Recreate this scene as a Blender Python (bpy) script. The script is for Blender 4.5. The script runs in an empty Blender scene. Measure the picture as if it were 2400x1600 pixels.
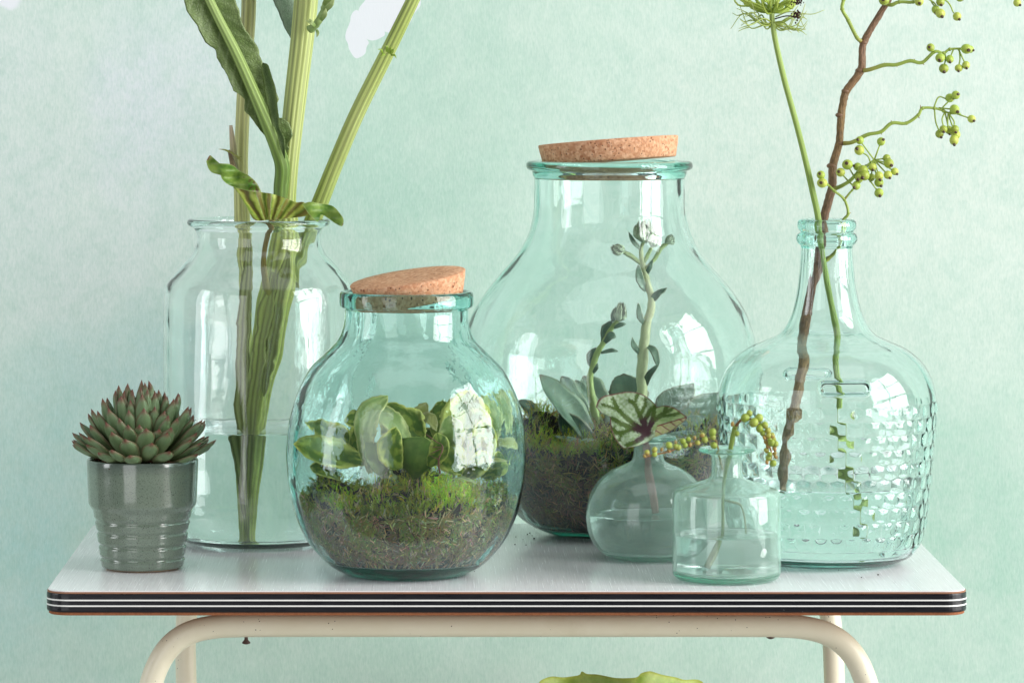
import bpy, math, random
import numpy as np
from mathutils import Vector, Matrix, noise

random.seed(11); RNG = np.random.default_rng(11)
SC = bpy.context.scene
COL = SC.collection

# ------------------------------------------------------------------ camera, world, lamps, exposure
FPX, PX0, PY0, HCAM = 9500.0, 1017.0, 117.0, 1.337      # focal length in photo pixels, principal point, camera height
TABLE_Z = 0.750
cam_d = bpy.data.cameras.new('camera'); cam = bpy.data.objects.new('camera', cam_d); COL.objects.link(cam)
cam.location = (0, 0, HCAM); cam.rotation_euler = (math.pi/2, 0, 0)
cam_d.sensor_width = 36.0; cam_d.lens = FPX/2400*36
cam_d.shift_x = (1200-PX0)/2400; cam_d.shift_y = -(800-PY0)/2400
cam_d.clip_end = 60
SC.camera = cam

world = bpy.data.worlds.new('World'); SC.world = world; world.use_nodes = True
bg = world.node_tree.nodes['Background']
bg.inputs['Color'].default_value = (0.93, 0.97, 1.0, 1); bg.inputs['Strength'].default_value = 0.13

def lamp(name, loc, aim, sx, sy, watts, color=(1, 1, 1), spread=180):
    d = bpy.data.lights.new(name, 'AREA'); d.shape = 'RECTANGLE'; d.size = sx; d.size_y = sy
    d.energy = watts; d.color = color; d.spread = math.radians(spread)
    o = bpy.data.objects.new(name, d); COL.objects.link(o); o.location = loc
    v = Vector(aim)-Vector(loc)
    o.rotation_euler = v.to_track_quat('-Z', 'Y').to_euler()
    return o
# the tall studio window to the right, six panes with dark glazing bars between them
for i in range(2):
    for k in range(3):
        y0 = 1.75 + i*1.92; z0 = 1.00 + k*1.50
        lamp('window_pane_light', (4.3, y0, z0), (0.0, y0+0.2, z0-0.35), 1.72, 1.34, 76.0, (1.0, 0.985, 0.965))
# a narrow window far left, and a big soft reflector board left of the camera
lamp('left_window_light', (-2.9, 3.9, 1.5), (0, 4.9, 0.95), 0.70, 2.2, 23.0, (0.95, 0.98, 1.0))
lamp('reflector_board_light', (-1.45, 1.9, 1.35), (0.0, 4.7, 1.05), 1.35, 2.6, 22.0, (0.99, 0.99, 1.0))
# weak overhead fill added to brighten the table top; no real lamp hangs there
lamp('added_overhead_fill', (0.30, 3.7, 3.5), (0.15, 4.65, 0.75), 3.2, 1.6, 15.0, (0.99, 0.99, 1.0))

SC.view_settings.view_transform = 'Standard'; SC.view_settings.look = 'None'
SC.view_settings.exposure = 0.09; SC.view_settings.gamma = 1.0
cy = SC.cycles if hasattr(SC, 'cycles') else None
SC.render.engine = 'CYCLES'; cy = SC.cycles
cy.use_denoising = True
try: cy.denoiser = 'OPENIMAGEDENOISE'; cy.denoising_input_passes = 'RGB_ALBEDO_NORMAL'; cy.denoising_prefilter = 'ACCURATE'
except Exception: pass
cy.use_adaptive_sampling = False
cy.max_bounces = 28; cy.transmission_bounces = 26; cy.glossy_bounces = 8; cy.diffuse_bounces = 4; cy.transparent_max_bounces = 16
cy.volume_bounces = 0
cy.caustics_reflective = True; cy.caustics_refractive = True; cy.blur_glossy = 0.3
cy.sample_clamp_indirect = 6.0; cy.sample_clamp_direct = 0.0

# ------------------------------------------------------------------ helpers
def P(x, y, Y):
    return Vector(((x-PX0)*Y/FPX, Y, HCAM-(y-PY0)*Y/FPX))
def depth_of(y):                       # distance of a point of the table top seen at row y
    return (HCAM-TABLE_Z)*FPX/(y-PY0)
def lin(r, g, b):
    f = lambda c: (c/255/12.92 if c/255 <= 0.04045 else ((c/255+0.055)/1.055)**2.4)
    return (f(r), f(g), f(b))
def mixc(a, b, t): return tuple(a[i]*(1-t)+b[i]*t for i in range(3))
def sstep(a, b, x):
    t = np.clip((x-a)/(b-a), 0, 1); return t*t*(3-2*t)
def crom(pts, n):
    """Catmull-Rom through pts (any dimension), n samples per span."""
    p = np.array([tuple(q) for q in pts], float); out = []
    m = len(p)
    for i in range(m-1):
        p0 = p[i-1] if i > 0 else 2*p[i]-p[i+1]
        p3 = p[i+2] if i+2 < m else 2*p[i+1]-p[i]
        p1, p2 = p[i], p[i+1]
        for k in range(n):
            t = k/n
            out.append(0.5*((2*p1)+(p2-p0)*t+(2*p0-5*p1+4*p2-p3)*t*t+(3*p1-p0-3*p2+p3)*t**3))
    out.append(p[-1]); return np.array(out)

def tag(o, label=None, cat=None, group=None, kind=None):
    if label: o['label'] = label
    if cat: o['category'] = cat
    if group: o['group'] = group
    if kind: o['kind'] = kind
    return o
def thing(name, loc, label, cat, group=None):
    o = bpy.data.objects.new(name, None); o.empty_display_size = 0.01; COL.objects.link(o); o.location = loc
    return tag(o, label, cat, group)
def wloc(o):
    v = Vector((0, 0, 0))
    while o is not None:
        v += Vector(o.location); o = o.parent
    return v
def link(name, me, parent=None, loc=None, rot=None, scale=None):
    o = bpy.data.objects.new(name, me); COL.objects.link(o)
    if parent is not None: o.parent = parent
    if loc is not None: o.location = Vector(loc)-(wloc(parent) if parent else Vector((0, 0, 0)))
    if rot is not None:
        o.rotation_mode = 'QUATERNION'; o.rotation_quaternion = rot
    if scale is not None: o.scale = scale
    return o

class MB:
    """collects vertices, faces and per-vertex colour / flow vectors, then links ONE mesh object"""
    def __init__(s): s.v = []; s.f = []; s.c = []; s.w = []
    def add(s, v, f, c=None, w=None):
        b = len(s.v); n = len(v)
        s.v += [tuple(map(float, q)) for q in v]
        s.f += [tuple(int(i)+b for i in q) for q in f]
        s.c += ([tuple(q) for q in c] if c is not None else [(1, 1, 1)]*n)
        s.w += ([tuple(q) for q in w] if w is not None else [(0, 0, 0)]*n)
    def mesh(s, name, mat, origin=(0, 0, 0), smooth=True):
        return mk(name, np.array(s.v), s.f, mat, origin, smooth, np.array(s.c), np.array(s.w))
    def build(s, name, mat, parent=None, smooth=True):
        o = wloc(parent) if parent else Vector((0, 0, 0))
        return link(name, s.mesh(name, mat, o, smooth), parent)
def mk(name, v, f, mat, origin=(0, 0, 0), smooth=True, c=None, w=None):
    me = bpy.data.meshes.new(name)
    v = np.asarray(v, float)-np.array(tuple(origin))
    me.from_pydata(v.tolist(), [], f if isinstance(f, list) else f.tolist())
    if c is not None and len(c):
        a = me.color_attributes.new('Col', 'FLOAT_COLOR', 'POINT')
        a.data.foreach_set('color', np.hstack([np.asarray(c, float), np.ones((len(v), 1))]).ravel())
    if w is not None and len(w):
        a = me.attributes.new('flow', 'FLOAT_VECTOR', 'POINT'); a.data.foreach_set('vector', np.asarray(w, float).ravel())
    if mat: me.materials.append(mat)
    if smooth: me.polygons.foreach_set('use_smooth', [True]*len(me.polygons))
    me.update(); return me

def recalc(me):
    import bmesh
    bm = bmesh.new(); bm.from_mesh(me); bmesh.ops.recalc_face_normals(bm, faces=bm.faces); bm.to_mesh(me); bm.free(); me.update()

# ------------------------------------------------------------------ materials
class NT:
    def __init__(s, name):
        s.m = bpy.data.materials.new(name); s.m.use_nodes = True; s.t = s.m.node_tree
        for n in list(s.t.nodes): s.t.nodes.remove(n)
        s.out = s.t.nodes.new('ShaderNodeOutputMaterial')
    def n(s, typ, props=None, **ins):
        nd = s.t.nodes.new('ShaderNode'+typ)
        for k, v in (props or {}).items(): setattr(nd, k, v)
        for k, v in ins.items():
            key = k.replace('_', ' ')
            sock = nd.inputs[int(k[1:])] if (k[0] == 'i' and k[1:].isdigit()) else nd.inputs[key]
            if hasattr(v, 'is_linked') or hasattr(v, 'links'): s.t.links.new(v, sock)
            else:
                if sock.type == 'RGBA' and len(v) == 3: v = (*v, 1)
                sock.default_value = v
        return nd
    def math(s, op, a, b=0.0): return s.n('Math', {'operation': op}, i0=a, i1=b).outputs[0]
    def vmath(s, op, a, b=(0, 0, 0)):
        return s.n('VectorMath', {'operation': op}, i0=a, i1=b).outputs[0]
    def mix(s, f, a, b, blend='MIX'):
        nd = s.t.nodes.new('ShaderNodeMix'); nd.data_type = 'RGBA'; nd.blend_type = blend
        for i, v in ((0, f), (6, a), (7, b)):
            if hasattr(v, 'links'): s.t.links.new(v, nd.inputs[i])
            else: nd.inputs[i].default_value = ((*v, 1) if i and len(v) == 3 else v)
        return nd.outputs[2]
    def ramp(s, f, stops):
        nd = s.t.nodes.new('ShaderNodeValToRGB'); s.t.links.new(f, nd.inputs[0]); cr = nd.color_ramp
        while len(cr.elements) < len(stops): cr.elements.new(0.5)
        for e, (p, c) in zip(cr.elements, stops):
            e.position = p; e.color = (*c, 1) if isinstance(c, tuple) else (c, c, c, 1)
        return nd.outputs[0]
    def noise(s, vec, scale, detail=3.0, rough=0.55, out=0):
        return s.n('TexNoise', None, Vector=vec, Scale=scale, Detail=detail, Roughness=rough).outputs[out]
    def obj(s): return s.n('TexCoord').outputs['Object']
    def pos(s): return s.n('NewGeometry').outputs['Position']
    def attr(s, name, vec=False):
        nd = s.n('Attribute', {'attribute_name': name}); return nd.outputs['Vector' if vec else 'Color']
    def bump(s, h, dist, strength=1.0): return s.n('Bump', None, Height=h, Distance=dist, Strength=strength).outputs[0]
    def finish(s, surf, vol=None):
        s.t.links.new(surf, s.out.inputs[0])
        if vol is not None: s.t.links.new(vol, s.out.inputs[1])
        return s.m
    def principled(s, base, rough=0.5, spec=0.5, normal=None, **kw):
        nd = s.n('BsdfPrincipled')
        def setv(k, v):
            sk = nd.inputs[k]
            if hasattr(v, 'links'): s.t.links.new(v, sk)
            else: sk.default_value = (*v, 1) if (sk.type == 'RGBA' and len(v) == 3) else v
        setv('Base Color', base); setv('Roughness', rough); setv('Specular IOR Level', spec)
        if normal is not None: setv('Normal', normal)
        for k, v in kw.items(): setv(k.replace('_', ' '), v)
        return nd.outputs[0]

def glass_mat(name, tint, density, wav=0.0, ior=1.5):
    t = NT(name)
    nrm = None
    if wav:
        p = t.pos(); h = t.noise(p, 55, 2.0, 0.5)
        nrm = t.bump(h, wav, 1.0)
    g = t.n('BsdfGlass', None, Color=(1, 1, 1), Roughness=0.0, IOR=ior)
    if nrm is not None: t.t.links.new(nrm, g.inputs['Normal'])
    v = t.n('VolumeAbsorption', None, Color=tint, Density=density)
    return t.finish(g.outputs[0], v.outputs[0])

M = {}
M['glass_clear'] = glass_mat('clear pale green glass', (0.25, 0.86, 0.78), 9.0, 0.0001)
M['glass_teal'] = glass_mat('teal recycled glass', (0.03, 0.78, 0.72), 40.0, 0.0006)
M['glass_big'] = glass_mat('sea green glass', (0.10, 0.80, 0.70), 22.0, 0.00012)
M['glass_bottle'] = glass_mat('pressed green glass', (0.08, 0.78, 0.70), 20.0, 0.00012)
def milky_mat(f=0.19):
    t = NT('milky pale green glass')
    g = t.n('BsdfGlass', None, Color=(1, 1, 1), Roughness=0.0, IOR=1.5)
    d = t.n('BsdfDiffuse', None, Color=lin(222, 252, 238)); tr = t.n('BsdfTranslucent', None, Color=lin(222, 252, 238))
    dt = t.n('MixShader', None, i0=0.5, i1=d.outputs[0], i2=tr.outputs[0])
    m_ = t.n('MixShader', None, i0=f, i1=g.outputs[0], i2=dt.outputs[0])
    v = t.n('VolumeAbsorption', None, Color=(0.12, 0.92, 0.74), Density=20.0)
    return t.finish(m_.outputs[0], v.outputs[0])
M['glass_small'] = milky_mat()
M['glass_round'] = milky_mat(0.20)
M['water'] = glass_mat('water', (0.35, 0.88, 0.82), 1.0, 0.0, 1.333)

def plain(name, col, rough=0.5, spec=0.5, var=0.15, scale=60.0, bump=0.0):
    t = NT(name); p = t.obj(); nz = t.noise(p, scale, 4.0)
    c = t.mix(nz, tuple(x*(1-var) for x in col), tuple(min(1, x*(1+var)) for x in col))
    b = t.bump(nz, bump) if bump else None
    return t.finish(t.principled(c, rough, spec, b))

def wall_mat():
    t = NT('watercolour wallpaper'); p = t.pos()
    s = 5.3/FPX
    X = t.n('SeparateXYZ', None, Vector=p)
    x, z = X.outputs[0], X.outputs[2]
    # photo-like units: u across, w downward, so the painted shapes can be given in one system
    u = t.math('DIVIDE', x, s); u = t.math('ADD', u, PX0)
    w = t.math('SUBTRACT', HCAM, z); w = t.math('DIVIDE', w, s); w = t.math('ADD', w, PY0)
    def warp(a, sc, amt, off, det=4.0):
        q = t.vmath('ADD', p, off); nz = t.noise(q, sc, det, 0.6)
        d = t.math('SUBTRACT', nz, 0.5); d = t.math('MULTIPLY', d, amt); return t.math('ADD', a, d)
    uw = warp(u, 5.0, 520, (3.1, 0, 0)); ww = warp(w, 5.0, 520, (0, 0, 7.7))
    def blob(cx, cy, rx, ry, soft0, soft1, U=uw, W=ww):
        a = t.math('DIVIDE', t.math('SUBTRACT', U, cx), rx); b = t.math('DIVIDE', t.math('SUBTRACT', W, cy), ry)
        d = t.math('SQRT', t.math('ADD', t.math('MULTIPLY', a, a), t.math('MULTIPLY', b, b)))
        return t.n('MapRange', {'interpolation_type': 'SMOOTHSTEP'}, Value=d, i1=soft0, i2=soft1, i3=1.0, i4=0.0).outputs[0]
    base = lin(182, 213, 198)
    c = t.mix(blob(2150, 250, 1000, 780, 0.15, 1.25), base, lin(201, 216, 206))
    c = t.mix(blob(130, 420, 620, 800, 0.25, 1.2), c, lin(204, 218, 214))
    c = t.mix(t.math('MULTIPLY', blob(380, 230, 170, 380, 0.1, 1.15), 0.55), c, lin(211, 217, 227))
    c = t.mix(blob(930, 540, 330, 330, 0.1, 1.1), c, lin(170, 206, 190))
    c = t.mix(blob(330, 900, 330, 210, 0.1, 1.15), c, lin(172, 206, 202))
    c = t.mix(blob(60, 1250, 260, 480, 0.1, 1.15), c, lin(166, 208, 202))
    c = t.mix(blob(2250, 1250, 330, 420, 0.1, 1.15), c, lin(160, 202, 184))
    # white unpainted patch with a hard scalloped edge
    u2 = warp(u, 22.0, 60, (1.3, 0, 0), 2.0); w2 = warp(w, 22.0, 60, (0, 0, 4.4), 2.0)
    pa = t.math('MAXIMUM', blob(918, 0, 66, 74, 0.96, 1.0, u2, w2), blob(835, 84, 21, 56, 0.95, 1.0, u2, w2))
    pb = t.math('MAXIMUM', pa, blob(872, 44, 34, 44, 0.95, 1.0, u2, w2))
    pc = t.math('MAXIMUM', pb, blob(10, -16, 50, 36, 0.5, 1.0, u2, w2))
    # mottled pigment and vertical paper fibre
    mott = t.noise(p, 42.0, 7.0, 0.72)
    c = t.mix(t.n('MapRange', None, Value=mott, i1=0.42, i2=0.66, i3=0.0, i4=0.42).outputs[0], c, lin(162, 198, 184))
    blot = t.noise(t.vmath('ADD', p, (5, 0, 2)), 9.0, 8.0, 0.7)
    c = t.mix(t.n('MapRange', None, Value=blot, i1=0.45, i2=0.66, i3=0.0, i4=0.32).outputs[0], c, lin(214, 226, 218))
    fib = t.noise(t.vmath('MULTIPLY', p, (560.0, 1.0, 130.0)), 1.0, 3.0, 0.6)
    c = t.mix(t.n('MapRange', None, Value=fib, i1=0.3, i2=0.72, i3=0.0, i4=0.24).outputs[0], c, lin(238, 243, 240))
    fib2 = t.noise(t.vmath('MULTIPLY', p, (430.0, 1.0, 140.0)), 1.0, 3.0, 0.6)
    c = t.mix(t.n('MapRange', None, Value=fib2, i1=0.42, i2=0.72, i3=0.0, i4=0.28).outputs[0], c, lin(150, 190, 178))
    c = t.mix(t.math('MULTIPLY', pc, 0.88), c, lin(228, 231, 238))
    return t.finish(t.principled(c, 0.85, 0.2, t.bump(fib, 0.00012)))
M['wall'] = wall_mat()

def laminate_mat():
    t = NT('brushed white laminate'); p = t.obj()
    st = t.noise(t.vmath('MULTIPLY', p, (1300.0, 20.0, 1.0)), 1.0, 3.0, 0.6)
    st2 = t.noise(t.vmath('ADD', t.vmath('MULTIPLY', p, (900.0, 11.0, 1.0)), (9, 3, 0)), 1.0, 2.0, 0.5)
    f = t.n('MapRange', None, Value=st, i1=0.35, i2=0.68, i3=0.0, i4=1.0).outputs[0]
    c = t.mix(f, lin(241, 242, 245), lin(250, 250, 252))
    c = t.mix(t.n('MapRange', None, Value=st2, i1=0.55, i2=0.8, i3=0.0, i4=0.35).outputs[0], c, lin(204, 208, 213))
    return t.finish(t.principled(c, t.n('MapRange', None, Value=st2, i1=0.3, i2=0.7, i3=0.17, i4=0.28).outputs[0], 0.42, t.bump(st, 0.00006, 0.6)))
M['laminate'] = laminate_mat()
def band_mat():
    t = NT('black edge band'); p = t.obj()
    sp = t.n('TexVoronoi', None, Vector=p, Scale=150.0).outputs['Distance']
    big = t.noise(p, 14.0, 2.0)
    near = t.math('MULTIPLY', t.math('LESS_THAN', sp, 0.085), t.math('GREATER_THAN', big, 0.60))
    scr = t.noise(t.vmath('MULTIPLY', p, (40.0, 1.0, 500.0)), 1.0, 4.0)
    c = t.mix(near, (0.006, 0.006, 0.010), (0.5, 0.5, 0.5))
    return t.finish(t.principled(c, t.n('MapRange', None, Value=scr, i1=0.3, i2=0.7, i3=0.22, i4=0.42).outputs[0], 0.45))
M['band'] = band_mat()
M['white_line'] = plain('white inlay', (0.82, 0.82, 0.80), 0.35, 0.5, 0.04)
M['phenolic'] = plain('brown laminate core', lin(150, 108, 84), 0.7, 0.3, 0.2, 300)
M['chipboard'] = plain('chipboard', lin(150, 96, 66), 0.9, 0.2, 0.45, 420, 0.0006)
def paint_mat():
    t = NT('cream enamel'); p = t.obj()
    nz = t.noise(p, 26.0, 4.0)
    c = t.mix(nz, lin(226, 219, 192), lin(238, 233, 212))
    v = t.n('TexVoronoi', None, Vector=p, Scale=210.0).outputs['Distance']
    k = t.math('MULTIPLY', t.math('LESS_THAN', v, 0.13), t.math('GREATER_THAN', t.noise(p, 30.0, 2.0), 0.58))
    c = t.mix(k, c, lin(70, 55, 45))
    gr = t.noise(p, 9.0, 6.0, 0.7)
    c = t.mix(t.n('MapRange', None, Value=gr, i1=0.55, i2=0.75, i3=0.0, i4=0.4).outputs[0], c, lin(198, 186, 154))
    return t.finish(t.principled(c, 0.33, 0.5, t.bump(nz, 0.0006)))
M['cream'] = paint_mat()
M['screw'] = plain('rusty screw', lin(70, 48, 40), 0.5, 0.5, 0.3, 200)

def cork_mat():
    t = NT('agglomerated cork'); p = t.obj()
    pw = t.vmath('ADD', p, t.vmath('SCALE', t.noise(p, 160.0, 2.0, 0.5, 1), (0, 0, 0)))
    v = t.n('TexVoronoi', None, Vector=p, Scale=330.0, Randomness=1.0)
    col = t.n('SeparateColor', None, Color=v.outputs['Color']).outputs[0]
    c = t.ramp(col, [(0.0, lin(196, 140, 104)), (0.45, lin(214, 164, 128)), (0.8, lin(228, 184, 150)), (1.0, lin(172, 112, 80))])
    n1 = t.noise(p, 420.0, 4.0, 0.65)
    c = t.mix(t.n('MapRange', None, Value=n1, i1=0.35, i2=0.65, i3=0.3, i4=0.0).outputs[0], c, lin(160, 108, 76))
    v2 = t.n('TexVoronoi', None, Vector=t.vmath('ADD', p, (2.3, 1.1, 0.4)), Scale=260.0).outputs['Distance']
    k = t.math('MULTIPLY', t.math('LESS_THAN', v2, 0.24), t.math('GREATER_THAN', t.noise(p, 240.0, 2.0), 0.50))
    ng = t.n('SeparateXYZ', None, Vector=t.n('NewGeometry').outputs['Normal']).outputs[2]
    side = t.n('MapRange', None, Value=ng, i1=0.55, i2=0.85, i3=1.0, i4=0.35).outputs[0]
    c = t.mix(t.math('MULTIPLY', k, side), c, lin(84, 52, 36))
    h = t.math('SUBTRACT', n1, t.math('MULTIPLY', k, 0.7))
    return t.finish(t.principled(c, 0.85, 0.25, t.bump(h, 0.0012, 0.8)))
M['cork'] = cork_mat()

def glaze_mat():
    t = NT('speckled grey green glaze'); p = t.obj()
    z = t.n('SeparateXYZ', None, Vector=p).outputs[2]
    nz = t.noise(p, 38.0, 3.0)
    c = t.mix(nz, lin(102, 118, 104), lin(120, 134, 118))
    rimf = t.n('MapRange', None, Value=z, i1=0.108, i2=0.124, i3=0.0, i4=0.75).outputs[0]
    c = t.mix(rimf, c, lin(70, 82, 78))
    sp = t.noise(p, 900.0, 2.0, 0.5)
    c = t.mix(t.n('MapRange', None, Value=sp, i1=0.54, i2=0.66, i3=0.0, i4=0.55).outputs[0], c, lin(56, 66, 56))
    v = t.n('TexVoronoi', None, Vector=p, Scale=330.0).outputs['Distance']
    k = t.math('MULTIPLY', t.math('LESS_THAN', v, 0.17), t.math('GREATER_THAN', t.noise(p, 120.0, 2.0), 0.55))
    c = t.mix(k, c, lin(40, 44, 34))
    return t.finish(t.principled(c, 0.16, 0.7, t.bump(t.noise(p, 60.0, 2.0), 0.0003), Coat_Weight=0.6, Coat_Roughness=0.06))
M['glaze'] = glaze_mat()
M['bisque'] = plain('unglazed foot', lin(176, 150, 120), 0.9, 0.2)

def leaf_mat(name, rough=0.45, spec=0.4, trans=0.25, var=0.25, scale=140.0, bump=0.0004, veins=False, stretch=None):
    """colour comes from the leaf's own pigment attribute, mottled by noise"""
    t = NT(name); a = t.attr('Col'); fl = t.attr('flow', True)
    nz = t.noise(t.obj(), scale, 4.0, 0.6)
    if stretch: nz = t.noise(t.vmath('MULTIPLY', fl, stretch), 1.0, 3.0, 0.6)
    g = t.n('MapRange', None, Value=nz, i1=0.25, i2=0.75, i3=1-var, i4=1+var).outputs[0]
    c = t.mix(1.0, a, t.n('CombineXYZ', None, X=g, Y=g, Z=g).outputs[0], 'MULTIPLY')
    h = nz
    if veins:
        v = t.n('TexVoronoi', {'feature': 'DISTANCE_TO_EDGE'}, Vector=t.vmath('MULTIPLY', fl, veins), Scale=1.0).outputs['Distance']
        e = t.n('MapRange', None, Value=v, i1=0.0, i2=0.09, i3=0.55, i4=0.0).outputs[0]
        c = t.mix(e, c, t.mix(1.0, c, (0.45, 0.5, 0.4), 'MULTIPLY')); h = t.math('MINIMUM', v, 0.25)
    s = t.principled(c, rough, spec, t.bump(h, bump))
    if trans:
        tr = t.n('BsdfTranslucent', None, Color=t.mix(1.0, c, (1.0, 1.0, 0.55), 'MULTIPLY')).outputs[0]
        s = t.n('MixShader', None, i0=trans, i1=s, i2=tr).outputs[0]
    return t.finish(s)
M['stem'] = leaf_mat('ridged green stem', 0.42, 0.4, 0.0, 0.30, bump=0.0005, stretch=(5.0, 5.0, 7.0))
M['bark'] = leaf_mat('rose bark', 0.48, 0.45, 0.0, 0.6, bump=0.0014, stretch=(3.2, 3.2, 150.0))
M['twig'] = leaf_mat('smooth twig', 0.42, 0.45, 0.0, 0.16, bump=0.0003, stretch=(2.0, 2.0, 60.0))
M['leaf'] = leaf_mat('veined leaf', 0.42, 0.4, 0.22, 0.16, 220, 0.0012, veins=(7.0, 0.0, 260.0))
M['leaf_soft'] = leaf_mat('soft leaf', 0.40, 0.4, 0.22, 0.18, 160, 0.0005)
M['succulent'] = leaf_mat('waxy succulent leaf', 0.42, 0.40, 0.0, 0.20, 110, 0.0003)
M['begonia'] = leaf_mat('painted begonia leaf', 0.42, 0.45, 0.12, 0.12, 420, 0.0009)
M['moss'] = leaf_mat('moss frond', 0.7, 0.2, 0.25, 0.2, 90, 0.0)
M['soil'] = plain('dark soil', (0.022, 0.015, 0.010), 0.95, 0.15, 0.6, 240, 0.002)
M['bark_chip'] = plain('bark chip', lin(86, 58, 44), 0.85, 0.2, 0.45, 200, 0.0008)
M['berry'] = leaf_mat('green rose hip', 0.30, 0.5, 0.0, 0.14, 160, 0.0002)
M['seed'] = plain('dark seeds', lin(60, 40, 38), 0.8, 0.2, 0.5, 400)

# ------------------------------------------------------------------ shape builders
def lathe_verts(r, z, seg, cx, cyy, cz, dfun=None):
    th = np.linspace(0, 2*np.pi, seg, endpoint=False)
    R = np.repeat(np.asarray(r)[:, None], seg, 1); Z = np.repeat(np.asarray(z)[:, None], seg, 1); T = np.repeat(th[None, :], len(r), 0)
    if dfun is not None: R = np.maximum(R+dfun(T, Z, R), 0.0)
    return np.stack([cx+R*np.cos(T), cyy+R*np.sin(T), cz+Z], -1).reshape(-1, 3)
def lathe_faces(n, seg, flip=False):
    f = []
    for i in range(n-1):
        a = i*seg; b = a+seg
        for j in range(seg):
            k = (j+1) % seg
            q = (a+j, a+k, b+k, b+j)
            f.append(q[::-1] if flip else q)
    return f
def lathe_mesh(name, r, z, seg, c, mat, dfun=None, origin=(0, 0, 0)):
    """closed profile from axis to axis; first and last radii are ~0 and get capped by a vertex"""
    r = np.asarray(r, float); z = np.asarray(z, float); n = len(r)
    v = lathe_verts(r[1:-1], z[1:-1], seg, *c, dfun)
    f = lathe_faces(n-2, seg)
    i0 = len(v); v = np.vstack([v, [[c[0], c[1], c[2]+z[0]], [c[0], c[1], c[2]+z[-1]]]])
    last = (n-3)*seg
    for j in range(seg):
        k = (j+1) % seg
        f.append((i0, k, j)); f.append((i0+1, last+j, last+k))
    me = mk(name, v, f, mat, origin); recalc(me); return me

def waviness(amp, seed, nmax=26, zs=60.0):
    rg = np.random.default_rng(seed); K = 14
    n = rg.integers(2, nmax, K); m = rg.normal(0, zs, K)*(8.0/np.maximum(n, 4)); ph = rg.uniform(0, 6.28, K); a = rg.uniform(0.3, 1, K)/np.sqrt(n)
    def f(T, Z, R):
        o = np.zeros_like(T)
        for k in range(K): o += a[k]*np.sin(n[k]*T+m[k]*Z+ph[k])
        return amp*o*np.clip(R/0.02, 0, 1)
    return f

def offset_profile(r, z, t):
    d = np.gradient(np.stack([r, z], 1), axis=0); d /= np.linalg.norm(d, axis=1)[:, None]+1e-9
    return r-d[:, 1]*t, z+d[:, 0]*t     # outer runs upward, so the inside lies to the left of travel

class Vessel:
    def __init__(s, name, cx, base_y, body, rim, wall_px, floor_px, mat, seg=160, label='', cat='', wav=0.0003, seed=1, kick_px=4, extra=None, per=10, group=None, inner_wav=1.5):
        Y = depth_of(base_y); s.Y = Y; s.s = Y/FPX; s.cx = cx; s.by = base_y
        s.c = ((cx-PX0)*s.s, Y, TABLE_Z+0.0006)
        k = s.s
        b = crom([(r*k, (base_y-y)*k) for r, y in body], per)
        rb = b[0, 0]
        foot = np.array([[0, kick_px*k], [rb*0.45, kick_px*k], [rb*0.80, kick_px*k*0.55], [rb*0.92, 0.0004]])
        rm = crom([(r*k, (base_y-y)*k) for r, y in rim], 5)
        ir, iz = offset_profile(b[:, 0], b[:, 1], wall_px*k)
        fz = floor_px*k
        keep = (iz > fz+wall_px*k*0.9) & (ir > 0.004)
        ir, iz = ir[keep], iz[keep]
        # drop any backtracking
        good = [0]
        for i in range(1, len(iz)):
            if iz[i] > iz[good[-1]]+1e-5: good.append(i)
        ir, iz = ir[good], iz[good]
        r0 = ir[0]; h0 = iz[0]-fz
        fl = [(r0*(1-(1-math.cos(a))*0.10)-0.0, fz+h0*(1-math.sin(a))) for a in np.linspace(0.15, 1.45, 6)]
        fl = np.array(fl+[(r0*0.78, fz), (r0*0.5, fz+0.0006), (r0*0.25, fz+0.001), (0, fz+0.001)])
        top_in = iz < rm[-1, 1]
        ir, iz = ir[top_in], iz[top_in]
        s.in_r = np.concatenate([fl[::-1, 0], ir, rm[::-1, 0][:1]]); s.in_z = np.concatenate([fl[::-1, 1], iz, rm[::-1, 1][:1]])
        prof_out = np.vstack([foot, b, rm[1:]])
        prof = np.vstack([prof_out, np.stack([ir, iz], 1)[::-1], fl])
        n_out = len(prof_out)
        fo, fi = waviness(wav, seed), waviness(wav*inner_wav, seed+50)
        def df(T, Z, R):
            o = np.zeros_like(T)
            m = n_out-1
            o[:m] = fo(T[:m], Z[:m], R[:m]); o[m:] = fi(T[m:], Z[m:], R[m:])
            if extra is not None: o[:m] += extra(T[:m], Z[:m], R[:m])
            return o
        me = lathe_mesh(name, prof[:, 0], prof[:, 1], seg, (0, 0, 0), mat, df)
        s.o = link(name, me, None, s.c)
        tag(s.o, label, cat, group)
        s.margin = wav*4.2
    def rin(s, z): return np.interp(z, s.in_z, s.in_r)-s.margin
    def P(s, x, y, dY=0.0): return P(x, y, s.Y+dY)
    def zrow(s, y): return (s.by-y)*s.s       # height over the base of row y on the vessel's axis
    def water(s, level_y, label, gap=0.0004):
        zt = s.zrow(level_y); zb = s.in_z[0]+0.0014
        zz = np.concatenate([np.linspace(zb, zb+0.012, 7)[1:], np.linspace(zb+0.014, zt-0.002, 24), [zt-0.0012, zt-0.0005]])
        rr = s.rin(zz)-gap
        r = np.concatenate([[0, rr[0]*0.6, rr[0]*0.9], rr, [rr[-1]+0.0002, rr[-1]-0.0012, rr[-1]-0.004, rr[-1]*0.5, 0]])
        z = np.concatenate([[zb, zb, zb+0.0004], zz, [zt+0.0014, zt+0.0004, zt, zt, zt]])
        me = lathe_mesh('water', r, z, 128, (0, 0, 0), M['water'])
        o = link('water', me, None, s.c); return tag(o, label, None, None, 'stuff')

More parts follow.
